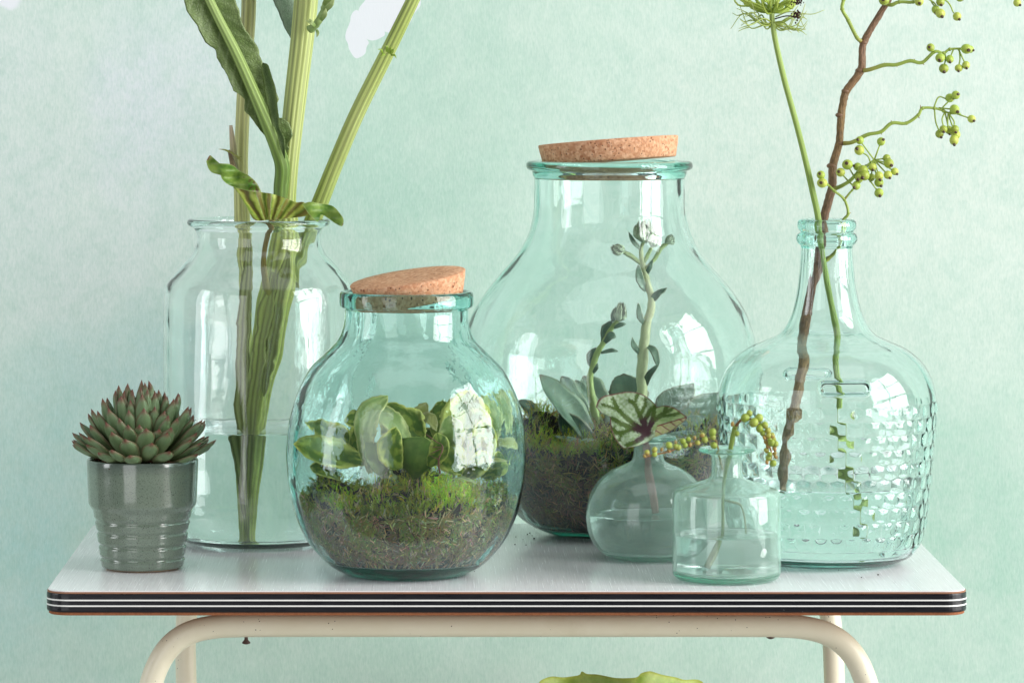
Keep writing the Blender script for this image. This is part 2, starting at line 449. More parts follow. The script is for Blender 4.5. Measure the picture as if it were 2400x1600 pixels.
def tube(mb, path, radius, seg=12, col=(1, 1, 1), ridges=0, ridge_amp=0.05, per=6, caps=True, lump=0.0, flowoff=0.0, colfn=None):
    """tapered tube along a smooth path; col may be one colour or a list of colours along the path"""
    pts = crom(path, per) if per > 1 else np.array([tuple(p) for p in path])
    n = len(pts)
    rad = np.interp(np.linspace(0, 1, n), np.linspace(0, 1, len(radius)), radius) if hasattr(radius, '__len__') else np.full(n, radius)
    tan = np.gradient(pts, axis=0); tan /= np.linalg.norm(tan, axis=1)[:, None]+1e-12
    ref = np.array([0, 1.0, 0.0]) if abs(tan[0][1]) < 0.9 else np.array([1.0, 0, 0])
    nrm = np.cross(np.cross(tan[0], ref), tan[0]); nrm /= np.linalg.norm(nrm)
    v = []; c = []; w = []; L = flowoff
    cols = col if isinstance(col, list) else [col]
    th = np.linspace(0, 2*np.pi, seg, endpoint=False)
    for i in range(n):
        nrm = nrm-tan[i]*np.dot(nrm, tan[i]); nrm /= np.linalg.norm(nrm)
        bi = np.cross(tan[i], nrm)
        if i: L += np.linalg.norm(pts[i]-pts[i-1])
        f = i/(n-1)*(len(cols)-1); a = int(min(f, len(cols)-2)) if len(cols) > 1 else 0
        cc = mixc(cols[a], cols[a+1], f-a) if len(cols) > 1 else cols[0]
        for t_ in th:
            r = rad[i]*(1+ridge_amp*math.cos(ridges*t_)*(1 if ridges else 0))
            if lump: r *= 1+lump*noise.noise(Vector((pts[i][0]*160+math.cos(t_), pts[i][2]*160+math.sin(t_), L*150)))
            v.append(pts[i]+(nrm*math.cos(t_)+bi*math.sin(t_))*r)
            k = cc
            if ridges: k = tuple(x*(1.0+0.24*math.cos(ridges*t_)) for x in cc)
            c.append(k); w.append((math.cos(t_), math.sin(t_), L))
    f = []
    for i in range(n-1):
        for j in range(seg):
            k = (j+1) % seg
            f.append((i*seg+j, i*seg+k, (i+1)*seg+k, (i+1)*seg+j))
    if caps:
        f.append(tuple(range(seg))[::-1]); f.append(tuple((n-1)*seg+j for j in range(seg)))
    mb.add(v, f, c, w)
    return pts

def blade(mb, path, width, normal, colfn, cup=0.25, thick=0.0005, nu=9, nv=18, wave=(0, 0), twist=0.0, ragged=0.0, seed=0.0, droop=0.0):
    """a leaf: midrib path, half width (left, right) along it, side to which it is dished; two skins that meet at the margin"""
    pts = crom(path, 8); n0 = len(pts)
    idx = np.linspace(0, n0-1, nv); pts = np.stack([np.interp(idx, np.arange(n0), pts[:, k]) for k in range(3)], 1)
    tan = np.gradient(pts, axis=0); tan /= np.linalg.norm(tan, axis=1)[:, None]+1e-12
    nh = np.array(tuple(normal), float) if not callable(normal) else None
    top = []; bot = []; ct = []; cb = []; wt = []; L = 0
    us = np.linspace(-1, 1, nu)
    for i in range(nv):
        t = i/(nv-1)
        N = np.array(tuple(normal(t)), float) if nh is None else nh
        S = np.cross(tan[i], N); S /= np.linalg.norm(S)+1e-12
        N = np.cross(S, tan[i])
        if twist:
            a = twist*t; S, N = S*math.cos(a)+N*math.sin(a), N*math.cos(a)-S*math.sin(a)
        if i: L += np.linalg.norm(pts[i]-pts[i-1])
        wl, wr = width(t)
        if ragged:
            wl *= 1+ragged*noise.noise(Vector((t*14, seed, 0)))+ragged*0.5*noise.noise(Vector((t*45, seed, 3)))
            wr *= 1+ragged*noise.noise(Vector((t*14, seed, 9)))+ragged*0.5*noise.noise(Vector((t*45, seed, 13)))
        for u in us:
            w_ = wl if u < 0 else wr
            wv = wave[0]*math.sin(wave[1]*t*6.28+(0 if u < 0 else 1.7)+seed)*u*u
            q = pts[i]+S*u*w_+N*(cup*w_*u*u+wv-droop*w_*abs(u)**3)
            th = thick*(max(0.0, 1-u*u)**0.5)*min(1.0, 6*t+0.4)*min(1.0, 6*(1-t)+0.05)
            top.append(q+N*th); bot.append(q-N*th)
            k = colfn(u, t); k2 = k
            if isinstance(k[0], tuple): k, k2 = k
            ct.append(k); cb.append(k2); wt.append((u, 0, L) if w_ > 0 else (0, 0, L))
    nn = nu*nv; v = list(top); c = list(ct); w = list(wt); bi = {}
    for i in range(nv):
        for j in range(nu):
            a = i*nu+j
            if j in (0, nu-1): bi[a] = a
            else: bi[a] = len(v); v.append(bot[a]); c.append(cb[a]); w.append(wt[a])
    f = []
    for i in range(nv-1):
        for j in range(nu-1):
            a, b, d, e = i*nu+j, i*nu+j+1, (i+1)*nu+j+1, (i+1)*nu+j
            f.append((a, b, d, e)); f.append((bi[e], bi[d], bi[b], bi[a]))
    mb.add(v, f, c, w)
def wprof(pts):
    """width profile through (t, w) points"""
    a = np.array(pts, float)
    def g(t): x = float(np.interp(t, a[:, 0], a[:, 1])); return (x, x)
    xs = np.linspace(0, 1, 41); sm = np.interp(xs, a[:, 0], a[:, 1]); sm[1:-1] = (sm[:-2]+2*sm[1:-1]+sm[2:])/4
    def h(t): x = float(np.interp(t, xs, sm)); return (x, x)
    return h
def ball(mb, c, r, col, seg=12, rings=8, squash=(1, 1, 1), axis=None, groove=0.0):
    v = []; f = []; cc = []
    for i in range(rings+1):
        ph = math.pi*i/rings
        for j in range(seg):
            th = 2*math.pi*j/seg
            x, y, z = math.sin(ph)*math.cos(th), math.sin(ph)*math.sin(th), math.cos(ph)
            g = 1-groove*math.exp(-(x/0.16)**2)*(1 if groove else 0)
            v.append(Vector((x*r*squash[0]*g, y*r*squash[1]*g, z*r*squash[2]*g))+Vector(c))
            cc.append(col(z) if callable(col) else col)
    for i in range(rings):
        for j in range(seg):
            k = (j+1) % seg
            f.append((i*seg+j, (i+1)*seg+j, (i+1)*seg+k, i*seg+k))
    mb.add(v, f, cc)

# ------------------------------------------------------------------ setting: wall and floor
WALL_Y = 5.32
wm = mk('wall', [(-3.4, WALL_Y, -0.0), (4.4, WALL_Y, 0), (4.4, WALL_Y, 3.2), (-3.4, WALL_Y, 3.2),
                 (-3.4, WALL_Y+.1, -0.0), (4.4, WALL_Y+.1, 0), (4.4, WALL_Y+.1, 3.2), (-3.4, WALL_Y+.1, 3.2)],
        [(0, 1, 2, 3), (7, 6, 5, 4), (1, 5, 6, 2), (4, 0, 3, 7), (3, 2, 6, 7), (0, 4, 5, 1)], M['wall'], smooth=False)
tag(link('wall', wm), 'mint green watercolour wallpaper behind the table, with a white unpainted patch', None, None, 'structure')
M['floor'] = plain('grey floor', (0.34, 0.33, 0.31), 0.6, 0.3, 0.15, 8)
fm = mk('floor', [(-3.4, -3, -0.02), (4.4, -3, -0.02), (4.4, WALL_Y, -0.02), (-3.4, WALL_Y, -0.02)], [(0, 1, 2, 3)], M['floor'], smooth=False)
tag(link('floor', fm), 'plain grey floor under the table', None, None, 'structure')

# ------------------------------------------------------------------ table
YF, YB = 4.40, 5.03
s_f = YF/FPX
TX0, TX1 = (104.6-PX0)*s_f, (2271.7-PX0)*s_f
table = thing('table', ((TX0+TX1)/2, (YF+YB)/2, 0.0), 'old school table with white brushed top, black striped edge and cream tube legs', 'table')
def rr_loop(inset, rad, n=10):
    x0, x1, y0, y1 = TX0+inset, TX1-inset, YF+inset, YB-inset; r = max(rad-inset, 0.002); p = []
    for cx_, cy_, a0 in ((x1-r, y1-r, 0), (x0+r, y1-r, 90), (x0+r, y0+r, 180), (x1-r, y0+r, 270)):
        for k in range(n+1):
            a = math.radians(a0+90*k/n); p.append((cx_+r*math.cos(a), cy_+r*math.sin(a)))
    return p
def slab(name, mat, rings, rad=0.026, n=10, smooth=False):
    """rings: list of (inset, z) from bottom to top; capped"""
    v = []; f = []
    for ins, z in rings: v += [(x, y, z) for x, y in rr_loop(ins, rad, n)]
    m = 4*(n+1)
    for i in range(len(rings)-1):
        for j in range(m):
            k = (j+1) % m; f.append((i*m+j, i*m+k, (i+1)*m+k, (i+1)*m+j))
    f.append(tuple(range(m))[::-1]); f.append(tuple((len(rings)-1)*m+j for j in range(m)))
    me = mk(name, v, f, mat, wloc(table), smooth); return link(name, me, table)
def loop_band(name, mat, rings, rad=0.026, n=10, a=None):
    v = []; f = []; m = 4*(n+1); R = len(rings)
    for ins, z in rings: v += [(x, y, z) for x, y in rr_loop(ins, rad, n)]
    for i in range(R):
        i2 = (i+1) % R
        for j in range(m):
            k = (j+1) % m; f.append((i*m+j, i*m+k, i2*m+k, i2*m+j))
    me = mk(name, v, f, mat, wloc(table), False); recalc(me)
    return link(name, me, table)
T = TABLE_Z
slab('laminate_top', M['laminate'], [(0.0016, T-0.0012), (0.0014, T-0.0002), (0.0018, T)])
slab('laminate_core', M['phenolic'], [(0.0006, T-0.0030), (0.0006, T-0.00125)])
slab('chipboard', M['chipboard'], [(0.0034, T-0.0268), (0.0022, T-0.0262), (0.0022, T-0.0031)])
loop_band('edge_band', M['band'], [(0.0021, T-0.0232), (0.0006, T-0.0232), (0.0, T-0.0215), (0.0, T-0.0045), (0.0004, T-0.0034), (0.0021, T-0.0032)])
for zc in (0.0100, 0.0162):
    loop_band('white_stripe', M['white_line'], [(0.001, T-zc-0.0008), (-0.0003, T-zc-0.0008), (-0.0003, T-zc+0.0008), (0.001, T-zc+0.0008)])
mb = MB(); sx = TX1-0.006
mb.add([(sx-0.0004, YF+0.004, T-0.0232), (sx+0.0006, YF+0.004, T-0.0232), (sx+0.0006, YF+0.004, T-0.0035), (sx-0.0004, YF+0.004, T-0.0035)], [(0, 1, 2, 3)])
# steel tube frames: front U and rear U
YT = 4.465
def frame(name, left, mid_y, right, Y, r):
    pts = [P(x, y, Y) for x, y in left]+[P(x, y, Y) for x, y in right]
    dense = [pts[0]]
    for a, b in zip(pts[:-1], pts[1:]):
        n_ = max(1, round((b-a).length/0.032))
        for q in range(1, n_+1): dense.append(a+(b-a)*(q/n_))
    sm = [dense[0]]+[(dense[i-1]+dense[i]*2+dense[i+1])/4 for i in range(1, len(dense)-1)]+[dense[-1]]
    m = MB(); tube(m, sm, r, 28, per=5); return m.build(name, M['cream'], table)
k = FPX/YT
fl_ = [(318, 2560), (330, 1760), (338, 1670), (352, 1598), (374, 1541), (404, 1503), (446, 1476), (500, 1466), (620, 1464)]
fr_ = [(1750, 1464), (1880, 1466), (1934, 1478), (1979, 1504), (2011, 1543), (2034, 1600), (2050, 1680), (2060, 1770), (2076, 2560)]
frame('front_frame', fl_, 0, fr_, YT, 0.0129)
YR = 4.95
rl_ = [(440, 2400), (438, 1650), (434, 1500), (436, 1420), (455, 1365), (510, 1346), (620, 1344)]
rr_ = [(1740, 1344), (1870, 1346), (1925, 1365), (1945, 1420), (1953, 1500), (1957, 1650), (1962, 2400)]
frame('rear_frame', rl_, 0, rr_, YR, 0.0128)
zR = P(0, 1464, YT).z
for px in (640, 1740):
    m = MB(); xx = P(px, 1464, YT).x
    tube(m, [Vector((xx, YT+0.010, zR+0.001)), Vector((xx, YR-0.010, P(0, 1344, YR).z))], 0.009, 12, per=1)
    m.build('side_rail', M['cream'], table)
for px, py in ((577, 1492), (1806, 1491)):
    m = MB(); c = P(px, py, YT)
    prof = [(0.0016, 0.006), (0.0018, 0.0), (0.0022, -0.003), (0.0045, -0.0055), (0.0046, -0.0068), (0.002, -0.0078)] if px < 1000 else [(0.0030, 0.003), (0.0046, 0.0), (0.0046, -0.0012), (0.002, -0.0024)]
    v = lathe_verts([p[0] for p in prof], [p[1] for p in prof], 12, c.x, c.y, c.z); f = lathe_faces(len(prof), 12); f.append(tuple(range((len(prof)-1)*12, len(prof)*12)))
    f = [q[::-1] for q in f]
    m.add(v, f); m.build('screw', M['screw'], table)

# ------------------------------------------------------------------ glass vessels
V1 = Vessel('glass_vase', 606, 1270,
    [(150, 1270), (176, 1264), (203, 1246), (218, 1215), (223, 1170), (223.5, 1000), (223, 800), (222, 705), (216, 672), (203, 650), (178, 620), (158, 597), (147, 576), (145, 556), (149, 540)],
    [(149, 540), (155, 533), (164, 529), (168, 522), (164, 515), (155, 514), (147, 518), (143, 528)],
    6.5, 16, M['glass_clear'], 176, 'clear wide shouldered glass vase holding thick green stalks, half filled with water', 'vase', 0.00022, 3)
V2 = Vessel('glass_jar', 952, 1344,
    [(132, 1344), (150, 1339), (180, 1322), (215, 1288), (246, 1240), (268, 1175), (279, 1110), (281, 1055), (274, 985), (257, 925), (228, 868), (190, 828), (160, 797), (148, 765), (145, 740), (145, 726)],
    [(145, 726), (148, 721.5), (155, 719), (157, 712), (157, 692), (153, 685), (146, 684), (139, 688), (136.5, 698), (136, 716)],
    8.5, 30, M['glass_teal'], 192, 'rounded teal glass jar with thick dark rim in front, holding moss and variegated leaves', 'jar', 0.00045, 5, kick_px=9)
V3 = Vessel('glass_jar', 1428, 1251,
    [(118, 1251), (145, 1246), (185, 1229), (228, 1194), (282, 1125), (322, 1045), (345, 950), (349, 880), (343, 805), (325, 745), (300, 700), (262, 650), (222, 605), (196, 562), (182, 522), (177, 490), (176, 440), (176, 418)],
    [(176, 418), (179, 413), (180.5, 405), (182, 401), (189, 399), (194, 394), (195, 388), (192, 381), (183, 378), (170, 378), (158, 381), (153, 388), (156, 397), (164, 408)],
    7.5, 20, M['glass_big'], 200, 'largest bulbous pale green glass jar at the back, holding flowering succulents on moss', 'jar', 0.00025, 7, kick_px=5)
V4 = Vessel('small_bottle', 1519, 1308,
    [(76, 1308), (92, 1304), (115, 1290), (135, 1262), (145, 1225), (144, 1190), (134, 1155), (114, 1125), (84, 1101), (55, 1088), (40, 1080), (35, 1066), (34, 1050), (34.5, 1038)],
    [(34.5, 1038), (41, 1034), (55, 1033), (64, 1030), (66, 1026), (62, 1022), (50, 1021), (36, 1023), (29, 1030), (28, 1040)],
    5.5, 15, M['glass_round'], 128, 'small round bellied glass bottle holding one patterned begonia leaf', 'bottle', 0.00014, 9, kick_px=3)
V5 = Vessel('small_bottle', 1703, 1357,
    [(104, 1357), (116, 1355), (124, 1348), (127, 1335), (127, 1260), (127, 1180), (126, 1160), (121, 1150), (108, 1143), (78, 1133), (50, 1125), (39, 1118), (36, 1107), (35.5, 1090), (36, 1070)],
    [(36, 1070), (42, 1064), (54, 1062), (63, 1059), (65.5, 1055), (62, 1050), (50, 1049), (37, 1051), (30, 1058), (29, 1070)],
    5.5, 14, M['glass_small'], 128, 'small straight sided glass bottle at the front edge holding a berry sprig', 'bottle', 0.00012, 12, kick_px=3)

S6 = depth_of(1316)/FPX
NB, ROW0, ROWP = 40, 935, 33.5
def bumps(T, Z, R):
    """staggered rows of pillow bumps, and an oval ridge on the shoulder"""
    row = (1316-Z/S6-ROW0)/ROWP
    ir = np.floor(row); fr = row-ir
    a = T/(2*np.pi)*NB+0.5*(ir % 2); fa = a-np.floor(a)
    px = np.clip(np.sin(np.pi*fa), 0, 1)**0.8; pz = np.clip(np.sin(np.pi*fr), 0, 1)**0.8; amp_ = 0.85+0.3*np.sin(ir*2.3+np.floor(a)*1.7)
    on = (ir >= 0) & (ir < 10)
    o = np.where(on, px*pz*0.0021*amp_-0.0004, 0.0)
    # lug ring
    for th0 in (math.radians(-86.0), math.radians(96.0)):
        x = ((T-th0+np.pi) % (2*np.pi)-np.pi)*R/S6; y = Z/S6-(1316-891)
        d = np.hypot(np.maximum(np.abs(x)-42, 0), y)-14.0
        front = np.abs(((T-th0+np.pi) % (2*np.pi)-np.pi)) < 0.9
        o = o+np.where(front, 0.0080*np.exp(-(d/3.4)**2), 0)
    return o
V6 = Vessel('large_bottle', 1938, 1316,
    [(150, 1316), (170, 1312), (198, 1298), (216, 1275), (228, 1235), (236, 1180), (243, 1110), (250, 1040), (254, 990), (256, 955), (254, 925), (247, 893), (232, 862), (212, 838), (180, 815), (145, 800), (116, 786), (98, 768), (84, 740), (74, 705), (67, 668), (63, 630), (60.5, 598), (60, 582)],
    [(60, 582), (62, 576), (68, 570), (71.5, 561), (69, 551), (63, 546), (62, 543), (66, 539), (69, 530), (68, 521), (63, 516), (56, 515), (50, 518), (48, 528), (48, 560)],
    8.0, 20, M['glass_bottle'], 720, 'large green glass bottle with narrow neck and bumpy pressed pattern, rosehip branch in it', 'bottle', 0.0002, 15, kick_px=8, extra=bumps, per=24)

V1.water(1002, 'clear water filling the lower part of the wide shouldered vase')
V4.water(1206, 'shallow water in the small round bottle under the begonia leaf')
V5.water(1253, 'water in the small straight sided bottle')
V6.water(1131, 'water in the lower half of the large bumpy bottle')

# ------------------------------------------------------------------ cork lids
def cork_lid(loc, r_top, r_bot, h, rx, ry, label):
    prof = [(0, 0), (r_bot*0.6, 0), (r_bot-0.0012, 0), (r_bot-0.0002, 0.0009), ((r_bot*2+r_top)/3, h*0.33), ((r_bot+r_top*2)/3, h*0.66), (r_top-0.0002, h-0.0010), (r_top-0.0012, h), (r_top*0.6, h), (0, h)]
    dense = crom(prof, 1)
    me = lathe_mesh('cork_lid', [p[0] for p in prof], [p[1] for p in prof], 96, (0, 0, 0), M['cork'], lambda T, Z, R: 0.0003*np.sin(T*9+Z*300)*np.sin(T*23))
    o = link('cork_lid', me, None, loc); o.rotation_euler = (rx, ry, 0)
    return tag(o, label, 'cork lid', 'cork lids')
s2 = V2.s
cork_lid(V2.P(963, 702)-Vector((0, 0, 0.0)), 137*s2, 124*s2, 54*s2, math.radians(4.6), math.radians(-8.2), 'smaller cork lid lying tilted in the rim of the front teal jar, top face showing')
s3 = V3.s
cork_lid(V3.P(1429, 378), 165*s3, 156*s3, 49*s3, math.radians(-2.6), math.radians(-4.2), 'larger cork lid resting slanted on the rim of the largest jar')

# ------------------------------------------------------------------ ceramic pot and its succulent
POTY = depth_of(1331); sp = POTY/FPX
pot_c = Vector(((334-PX0)*sp, POTY, TABLE_Z+0.0004))
pot = thing('flower_pot', pot_c, 'ribbed grey green ceramic pot with speckled glaze at the left end of the table', 'flower pot')
po = crom([(90, 3), (95, 6), (97.2, 14), (98.6, 20), (98.9, 21), (96.2, 27), (99.6, 33), (100.4, 38), (101.6, 46), (102.2, 51), (99.2, 57), (103.2, 63), (104.2, 70), (105.4, 76), (105.9, 81.5), (103.2, 87), (107.0, 93), (108.2, 98), (109.8, 104), (110.6, 108.5), (108.4, 114), (112.2, 120), (113.4, 124), (114.6, 131), (116.6, 138), (121, 144), (125.5, 151), (127, 162), (129, 200), (130.5, 235), (131, 250), (129.5, 255.5), (126.5, 256.5), (123.5, 253), (122.5, 244), (121, 222)], 4)
pr = np.concatenate([[0, 70, 88], po[:, 0], [60, 0]])*sp; pz = np.concatenate([[3.5, 3.5, 3.0], po[:, 1], [220, 220]])*sp
link('pot_body', lathe_mesh('pot_body', pr, pz, 128, (0, 0, 0), M['glaze'], lambda T, Z, R: 0.0003*np.sin(2*T+Z*40)), pot, pot_c)
link('pot_foot', lathe_mesh('pot_foot', np.array([0, 78, 84, 86, 80, 0])*sp, np.array([0, 0, 0.6, 3.2, 3.4, 3.4])*sp, 64, (0, 0, 0), M['bisque']), pot, pot_c)
so_z = 246*sp
me = lathe_mesh('potting_soil', np.array([0, 60, 112, 120, 121, 60, 0])*sp, np.array([223, 223, 223, 230, 243, 251, 252])*sp, 64, (0, 0, 0), M['soil'], lambda T, Z, R: 0.0006*np.sin(11*T)*np.sin(7*T+R*900))
tag(link('potting_soil', me, None, pot_c), 'dark potting soil inside the ribbed ceramic pot', None, None, 'stuff')
m = MB(); rg = random.Random(4)
for i in range(70):
    a = rg.uniform(0, 6.283); r = rg.uniform(86, 122)*sp; L = rg.uniform(5, 16)*sp*1.1; w_ = rg.uniform(2.5, 6)*sp
    c = pot_c+Vector((r*math.cos(a), r*math.sin(a), rg.uniform(249, 258)*sp)); d = Vector((rg.gauss(0, 1), rg.gauss(0, 1), rg.gauss(0.1, 0.35))).normalized()
    sd = d.cross(Vector((0, 0, 1))).normalized()*w_; up = Vector((0, 0, 1))*w_*0.5
    v = []
    for t_, k_ in ((-1, 0.5), (0, 1), (1, 0.35)):
        q = c+d*L*t_+Vector((0, 0, rg.uniform(-1, 1)*w_*0.5)); v += [q+sd*k_, q+up*k_, q-sd*k_, q-up*k_]
    f = [(3, 2, 1, 0), (8, 9, 10, 11)]
    for b in (0, 4): f += [(b+j, b+(j+1) % 4, b+4+(j+1) % 4, b+4+j) for j in range(4)]
    m.add(v, f)
tag(m.build('bark_chips', M['bark_chip'], None, False), 'brown bark chips on the soil round the rim of the pot', None, None, 'stuff')

suc_c = pot_c+Vector((0, 0, 252*sp))
suc = thing('succulent_plant', suc_c, 'dense rosette succulent of pointed grey green leaves with red edges in ribbed pot', 'succulent')
def suc_col(seed):
    def f(u, t):
        n = noise.noise(Vector((u*2.2+seed, t*3.0, seed)))
        g = mixc(lin(146, 160, 112), lin(104, 128, 90), min(1, t*1.5))
        g = mixc(g, lin(126, 146, 112), max(0, n)*0.6)
        e = max(0.0, (abs(u)-0.86)/0.14)*min(1, t*2.0)*0.65
        e = max(e, float(sstep(0.76, 0.94, t))*0.95)
        return mixc(g, lin(106, 58, 46), min(1, e))
    return f
suc_me = []
for k_ in range(5):
    m = MB(); L = 1.0
    path = [(0, 0, 0), (0, 0.3, -0.035), (0, 0.62, -0.02), (0, 0.86, 0.035), (0, 1.0, 0.09)]
    w_ = wprof([(0, 0.055), (0.12, 0.085), (0.35, 0.135), (0.55, 0.160), (0.68, 0.142), (0.80, 0.086), (0.89, 0.040), (0.95, 0.018), (1.0, 0.002)])
    blade(m, path, w_, (0, 0, 1), suc_col(k_*3.7+1), cup=0.32, thick=0.036, nu=9, nv=16)
    suc_me.append(m.mesh('leaf', M['succulent']))
rg = random.Random(8); NL = 132
for i in range(NL):
    f = (i+0.5)/NL
    az = math.radians(i*137.508+rg.uniform(-6, 6)); el = math.radians(87-76*f**0.92+rg.uniform(-5, 5))
    ln = (0.085-0.030*f)*rg.uniform(0.88, 1.07)
    base = Vector((math.cos(az), math.sin(az), 0))*(0.003+0.028*f)+Vector((0, 0, 0.004*(1-f)-0.001))
    rot = Matrix.Rotation(az-math.pi/2, 4, 'Z') @ Matrix.Rotation(el, 4, 'X') @ Matrix.Rotation(rg.uniform(-0.2, 0.2), 4, 'Y')
    wsc = (0.048+0.019*min(1, f*1.5))*rg.uniform(0.9, 1.1)
    o = link('leaf', suc_me[i % 5], suc, suc_c+base, rot.to_quaternion(), (wsc, ln, ln))

# ------------------------------------------------------------------ moss beds
def moss_bed(V, side_y, dome_y, nside, ntop, lab_soil, lab_moss, seed, side_cols, top_cols, bare_below=None, lens=(0.006, 0.012), bright=None, mounds=()):
    rg = np.random.default_rng(seed)
    zf = V.in_z[0]+0.0025; zs = V.zrow(side_y); zd = V.zrow(dome_y)
    zz = np.linspace(zf, zs, 26)[1:]
    gap = 0.0045
    def extra(X, Y):
        o = 0
        for mx, md, mh, ms in mounds: o = o+mh*V.s*np.exp(-(((X-(mx-V.cx)*V.s)**2+(Y-md)**2)/(ms*V.s)**2))
        return o
    rr = V.rin(zz)-gap
    R1 = rr[-1]
    a = np.linspace(0.15, 1, 10)
    tr = R1*np.cos(a*np.pi/2*0.999); tz = zs+(zd-zs)*np.sin(a*np.pi/2)
    r = np.concatenate([[0, rr[0]*0.5, rr[0]*0.85], rr, tr, [0]]); z = np.concatenate([[zf, zf, zf+0.0004], zz, tz, [zd]])
    def df(T, Z, R):
        return np.where(Z > zf+0.006, -0.0018*np.abs(np.sin(T*9+Z*170)+np.sin(T*17-Z*90)), -0.0008)*np.clip(R/0.02, 0, 1)
    me = lathe_mesh('soil', r, z, 96, (0, 0, 0), M['soil'], df)
    for vv in me.vertices:
        if vv.co.z > zs-0.012: vv.co.z += float(extra(vv.co.x, vv.co.y))*min(1, (vv.co.z-zs+0.012)/0.012)
    rlim = V.rin
    for vv in me.vertices:
        rr_ = math.hypot(vv.co.x, vv.co.y); l_ = float(V.rin(vv.co.z))-0.003
        if rr_ > l_: vv.co.x *= l_/rr_; vv.co.y *= l_/rr_
    tag(link('soil', me, None, V.c), lab_soil, None, None, 'stuff')
    mb = MB()
    vs = []; fs = []; cs = []
    def strip(p0, d, up, L, w, col, curl):
        d = d/np.linalg.norm(d); sd = np.cross(d, up); sd /= np.linalg.norm(sd)+1e-9; nrm = np.cross(sd, d)
        b = len(vs)
        for k, t in enumerate((0, 0.4, 0.75, 1.0)):
            q = p0+d*L*t+nrm*curl*L*t*t; ww = w*(0.8, 1.0, 0.65, 0.08)[k]
            sh = mixc(col, tuple(min(1, x*1.35) for x in col), t)
            vs.append(q+sd*ww); vs.append(q-sd*ww); cs.append(sh); cs.append(sh)
        for k in range(3): fs.append((b+2*k, b+2*k+1, b+2*k+3, b+2*k+2))
    # against the glass
    for i in range(nside):
        th = rg.uniform(-3.2, 0.06) if rg.random() < 0.82 else rg.uniform(0, 6.283)
        ztop = zs+float(extra(math.cos(th)*R1*.97, math.sin(th)*R1*.97))
        z0 = zf+0.004+(ztop-zf-0.002)*rg.random()
        yrow = V.by-z0/V.s
        if bare_below and yrow > bare_below and rg.random() < 0.8: continue
        r0 = float(V.rin(z0))-rg.uniform(0.0012, 0.0042)
        er = np.array([math.cos(th), math.sin(th), 0]); et = np.array([-math.sin(th), math.cos(th), 0]); ez = np.array([0, 0, 1.0])
        a_ = rg.uniform(0, 6.283); d = et*math.cos(a_)+ez*(math.sin(a_)+0.25)
        n1 = noise.noise(Vector((er[0]*5, er[1]*5, z0*36+seed)))+0.45*noise.noise(Vector((er[0]*14, er[1]*14, z0*110+seed)))
        if n1 < -0.18 and rg.random() < 0.8: continue
        n2 = rg.random()
        zr = (z0-zf)/(zs-zf)
        kk = n1*1.7+(zr-0.76)*1.2+rg.normal(0, 0.22)
        col = mixc(side_cols[0], side_cols[1], float(np.clip(0.5+kk, 0, 1)))
        if n2 < 0.16: col = side_cols[2]
        elif n2 < 0.26: col = side_cols[3]
        col = tuple(x*rg.uniform(0.6, 1.25) for x in col)
        strip(er*r0+ez*z0, d, er, rg.uniform(*lens), rg.uniform(0.0004, 0.0008), col, rg.uniform(-0.25, 0.35))
    # fronds standing on the mound
    for i in range(ntop):
        th = rg.uniform(-3.3, 0.16) if rg.random() < 0.7 else rg.uniform(0, 6.283)
        q = math.sqrt(rg.random())
        if rg.random() < 0.35: q = rg.uniform(0.86, 1.0)
        ar = math.acos(min(0.999, q))/(math.pi/2)
        r0 = R1*q*0.985; z0 = zs+(zd-zs)*math.sin(ar*math.pi/2)-0.002
        er = np.array([math.cos(th), math.sin(th), 0]); et = np.array([-math.sin(th), math.cos(th), 0]); ez = np.array([0, 0, 1.0])
        p0 = er*r0+ez*(z0+float(extra(er[0]*r0, er[1]*r0)))
        g = noise.noise(Vector((p0[0]*26+seed, p0[1]*26, 3)))+rg.normal(0, 0.25)
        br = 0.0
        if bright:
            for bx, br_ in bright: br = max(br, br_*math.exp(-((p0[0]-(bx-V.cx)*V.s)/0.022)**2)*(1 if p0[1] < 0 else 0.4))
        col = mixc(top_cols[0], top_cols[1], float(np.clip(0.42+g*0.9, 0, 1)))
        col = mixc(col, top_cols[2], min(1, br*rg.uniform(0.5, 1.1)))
        if rg.random() < 0.12: col = side_cols[2]
        col = tuple(x*rg.uniform(0.65, 1.2) for x in col)
        d = ez*1.0+et*rg.normal(0, 0.55)+er*rg.normal(0.05, 0.45)
        L = rg.uniform(lens[0]*1.0, lens[1]*1.35)*(1+0.5*br)
        up = np.array([rg.normal(), rg.normal(), 0.1])
        strip(p0, d, up, L, 0.00045, col, rg.uniform(-0.5, 0.5))
        d = d/np.linalg.norm(d)
        for k in range(7):
            t = 0.25+0.1*k; sd = np.cross(d, np.array([rg.normal(), rg.normal(), rg.normal()])); sd /= np.linalg.norm(sd)+1e-9
            strip(p0+d*L*t, d*0.75+sd*0.7, up, L*0.30*(1.15-t), 0.0005, tuple(min(1, x*1.12) for x in col), 0.2)
    v = np.array(vs)
    rad = np.hypot(v[:, 0], v[:, 1]); lim = V.rin(np.clip(v[:, 2], zf, None))-0.0006
    k_ = np.minimum(1.0, lim/np.maximum(rad, 1e-6)); v[:, 0] *= k_; v[:, 1] *= k_; v[:, 2] = np.maximum(v[:, 2], zf)
    me = mk('moss', v, fs, M['moss'], (0, 0, 0), True, np.array(cs), np.zeros((len(v), 3)))
    tag(link('moss', me, None, V.c), lab_moss, None, None, 'stuff')

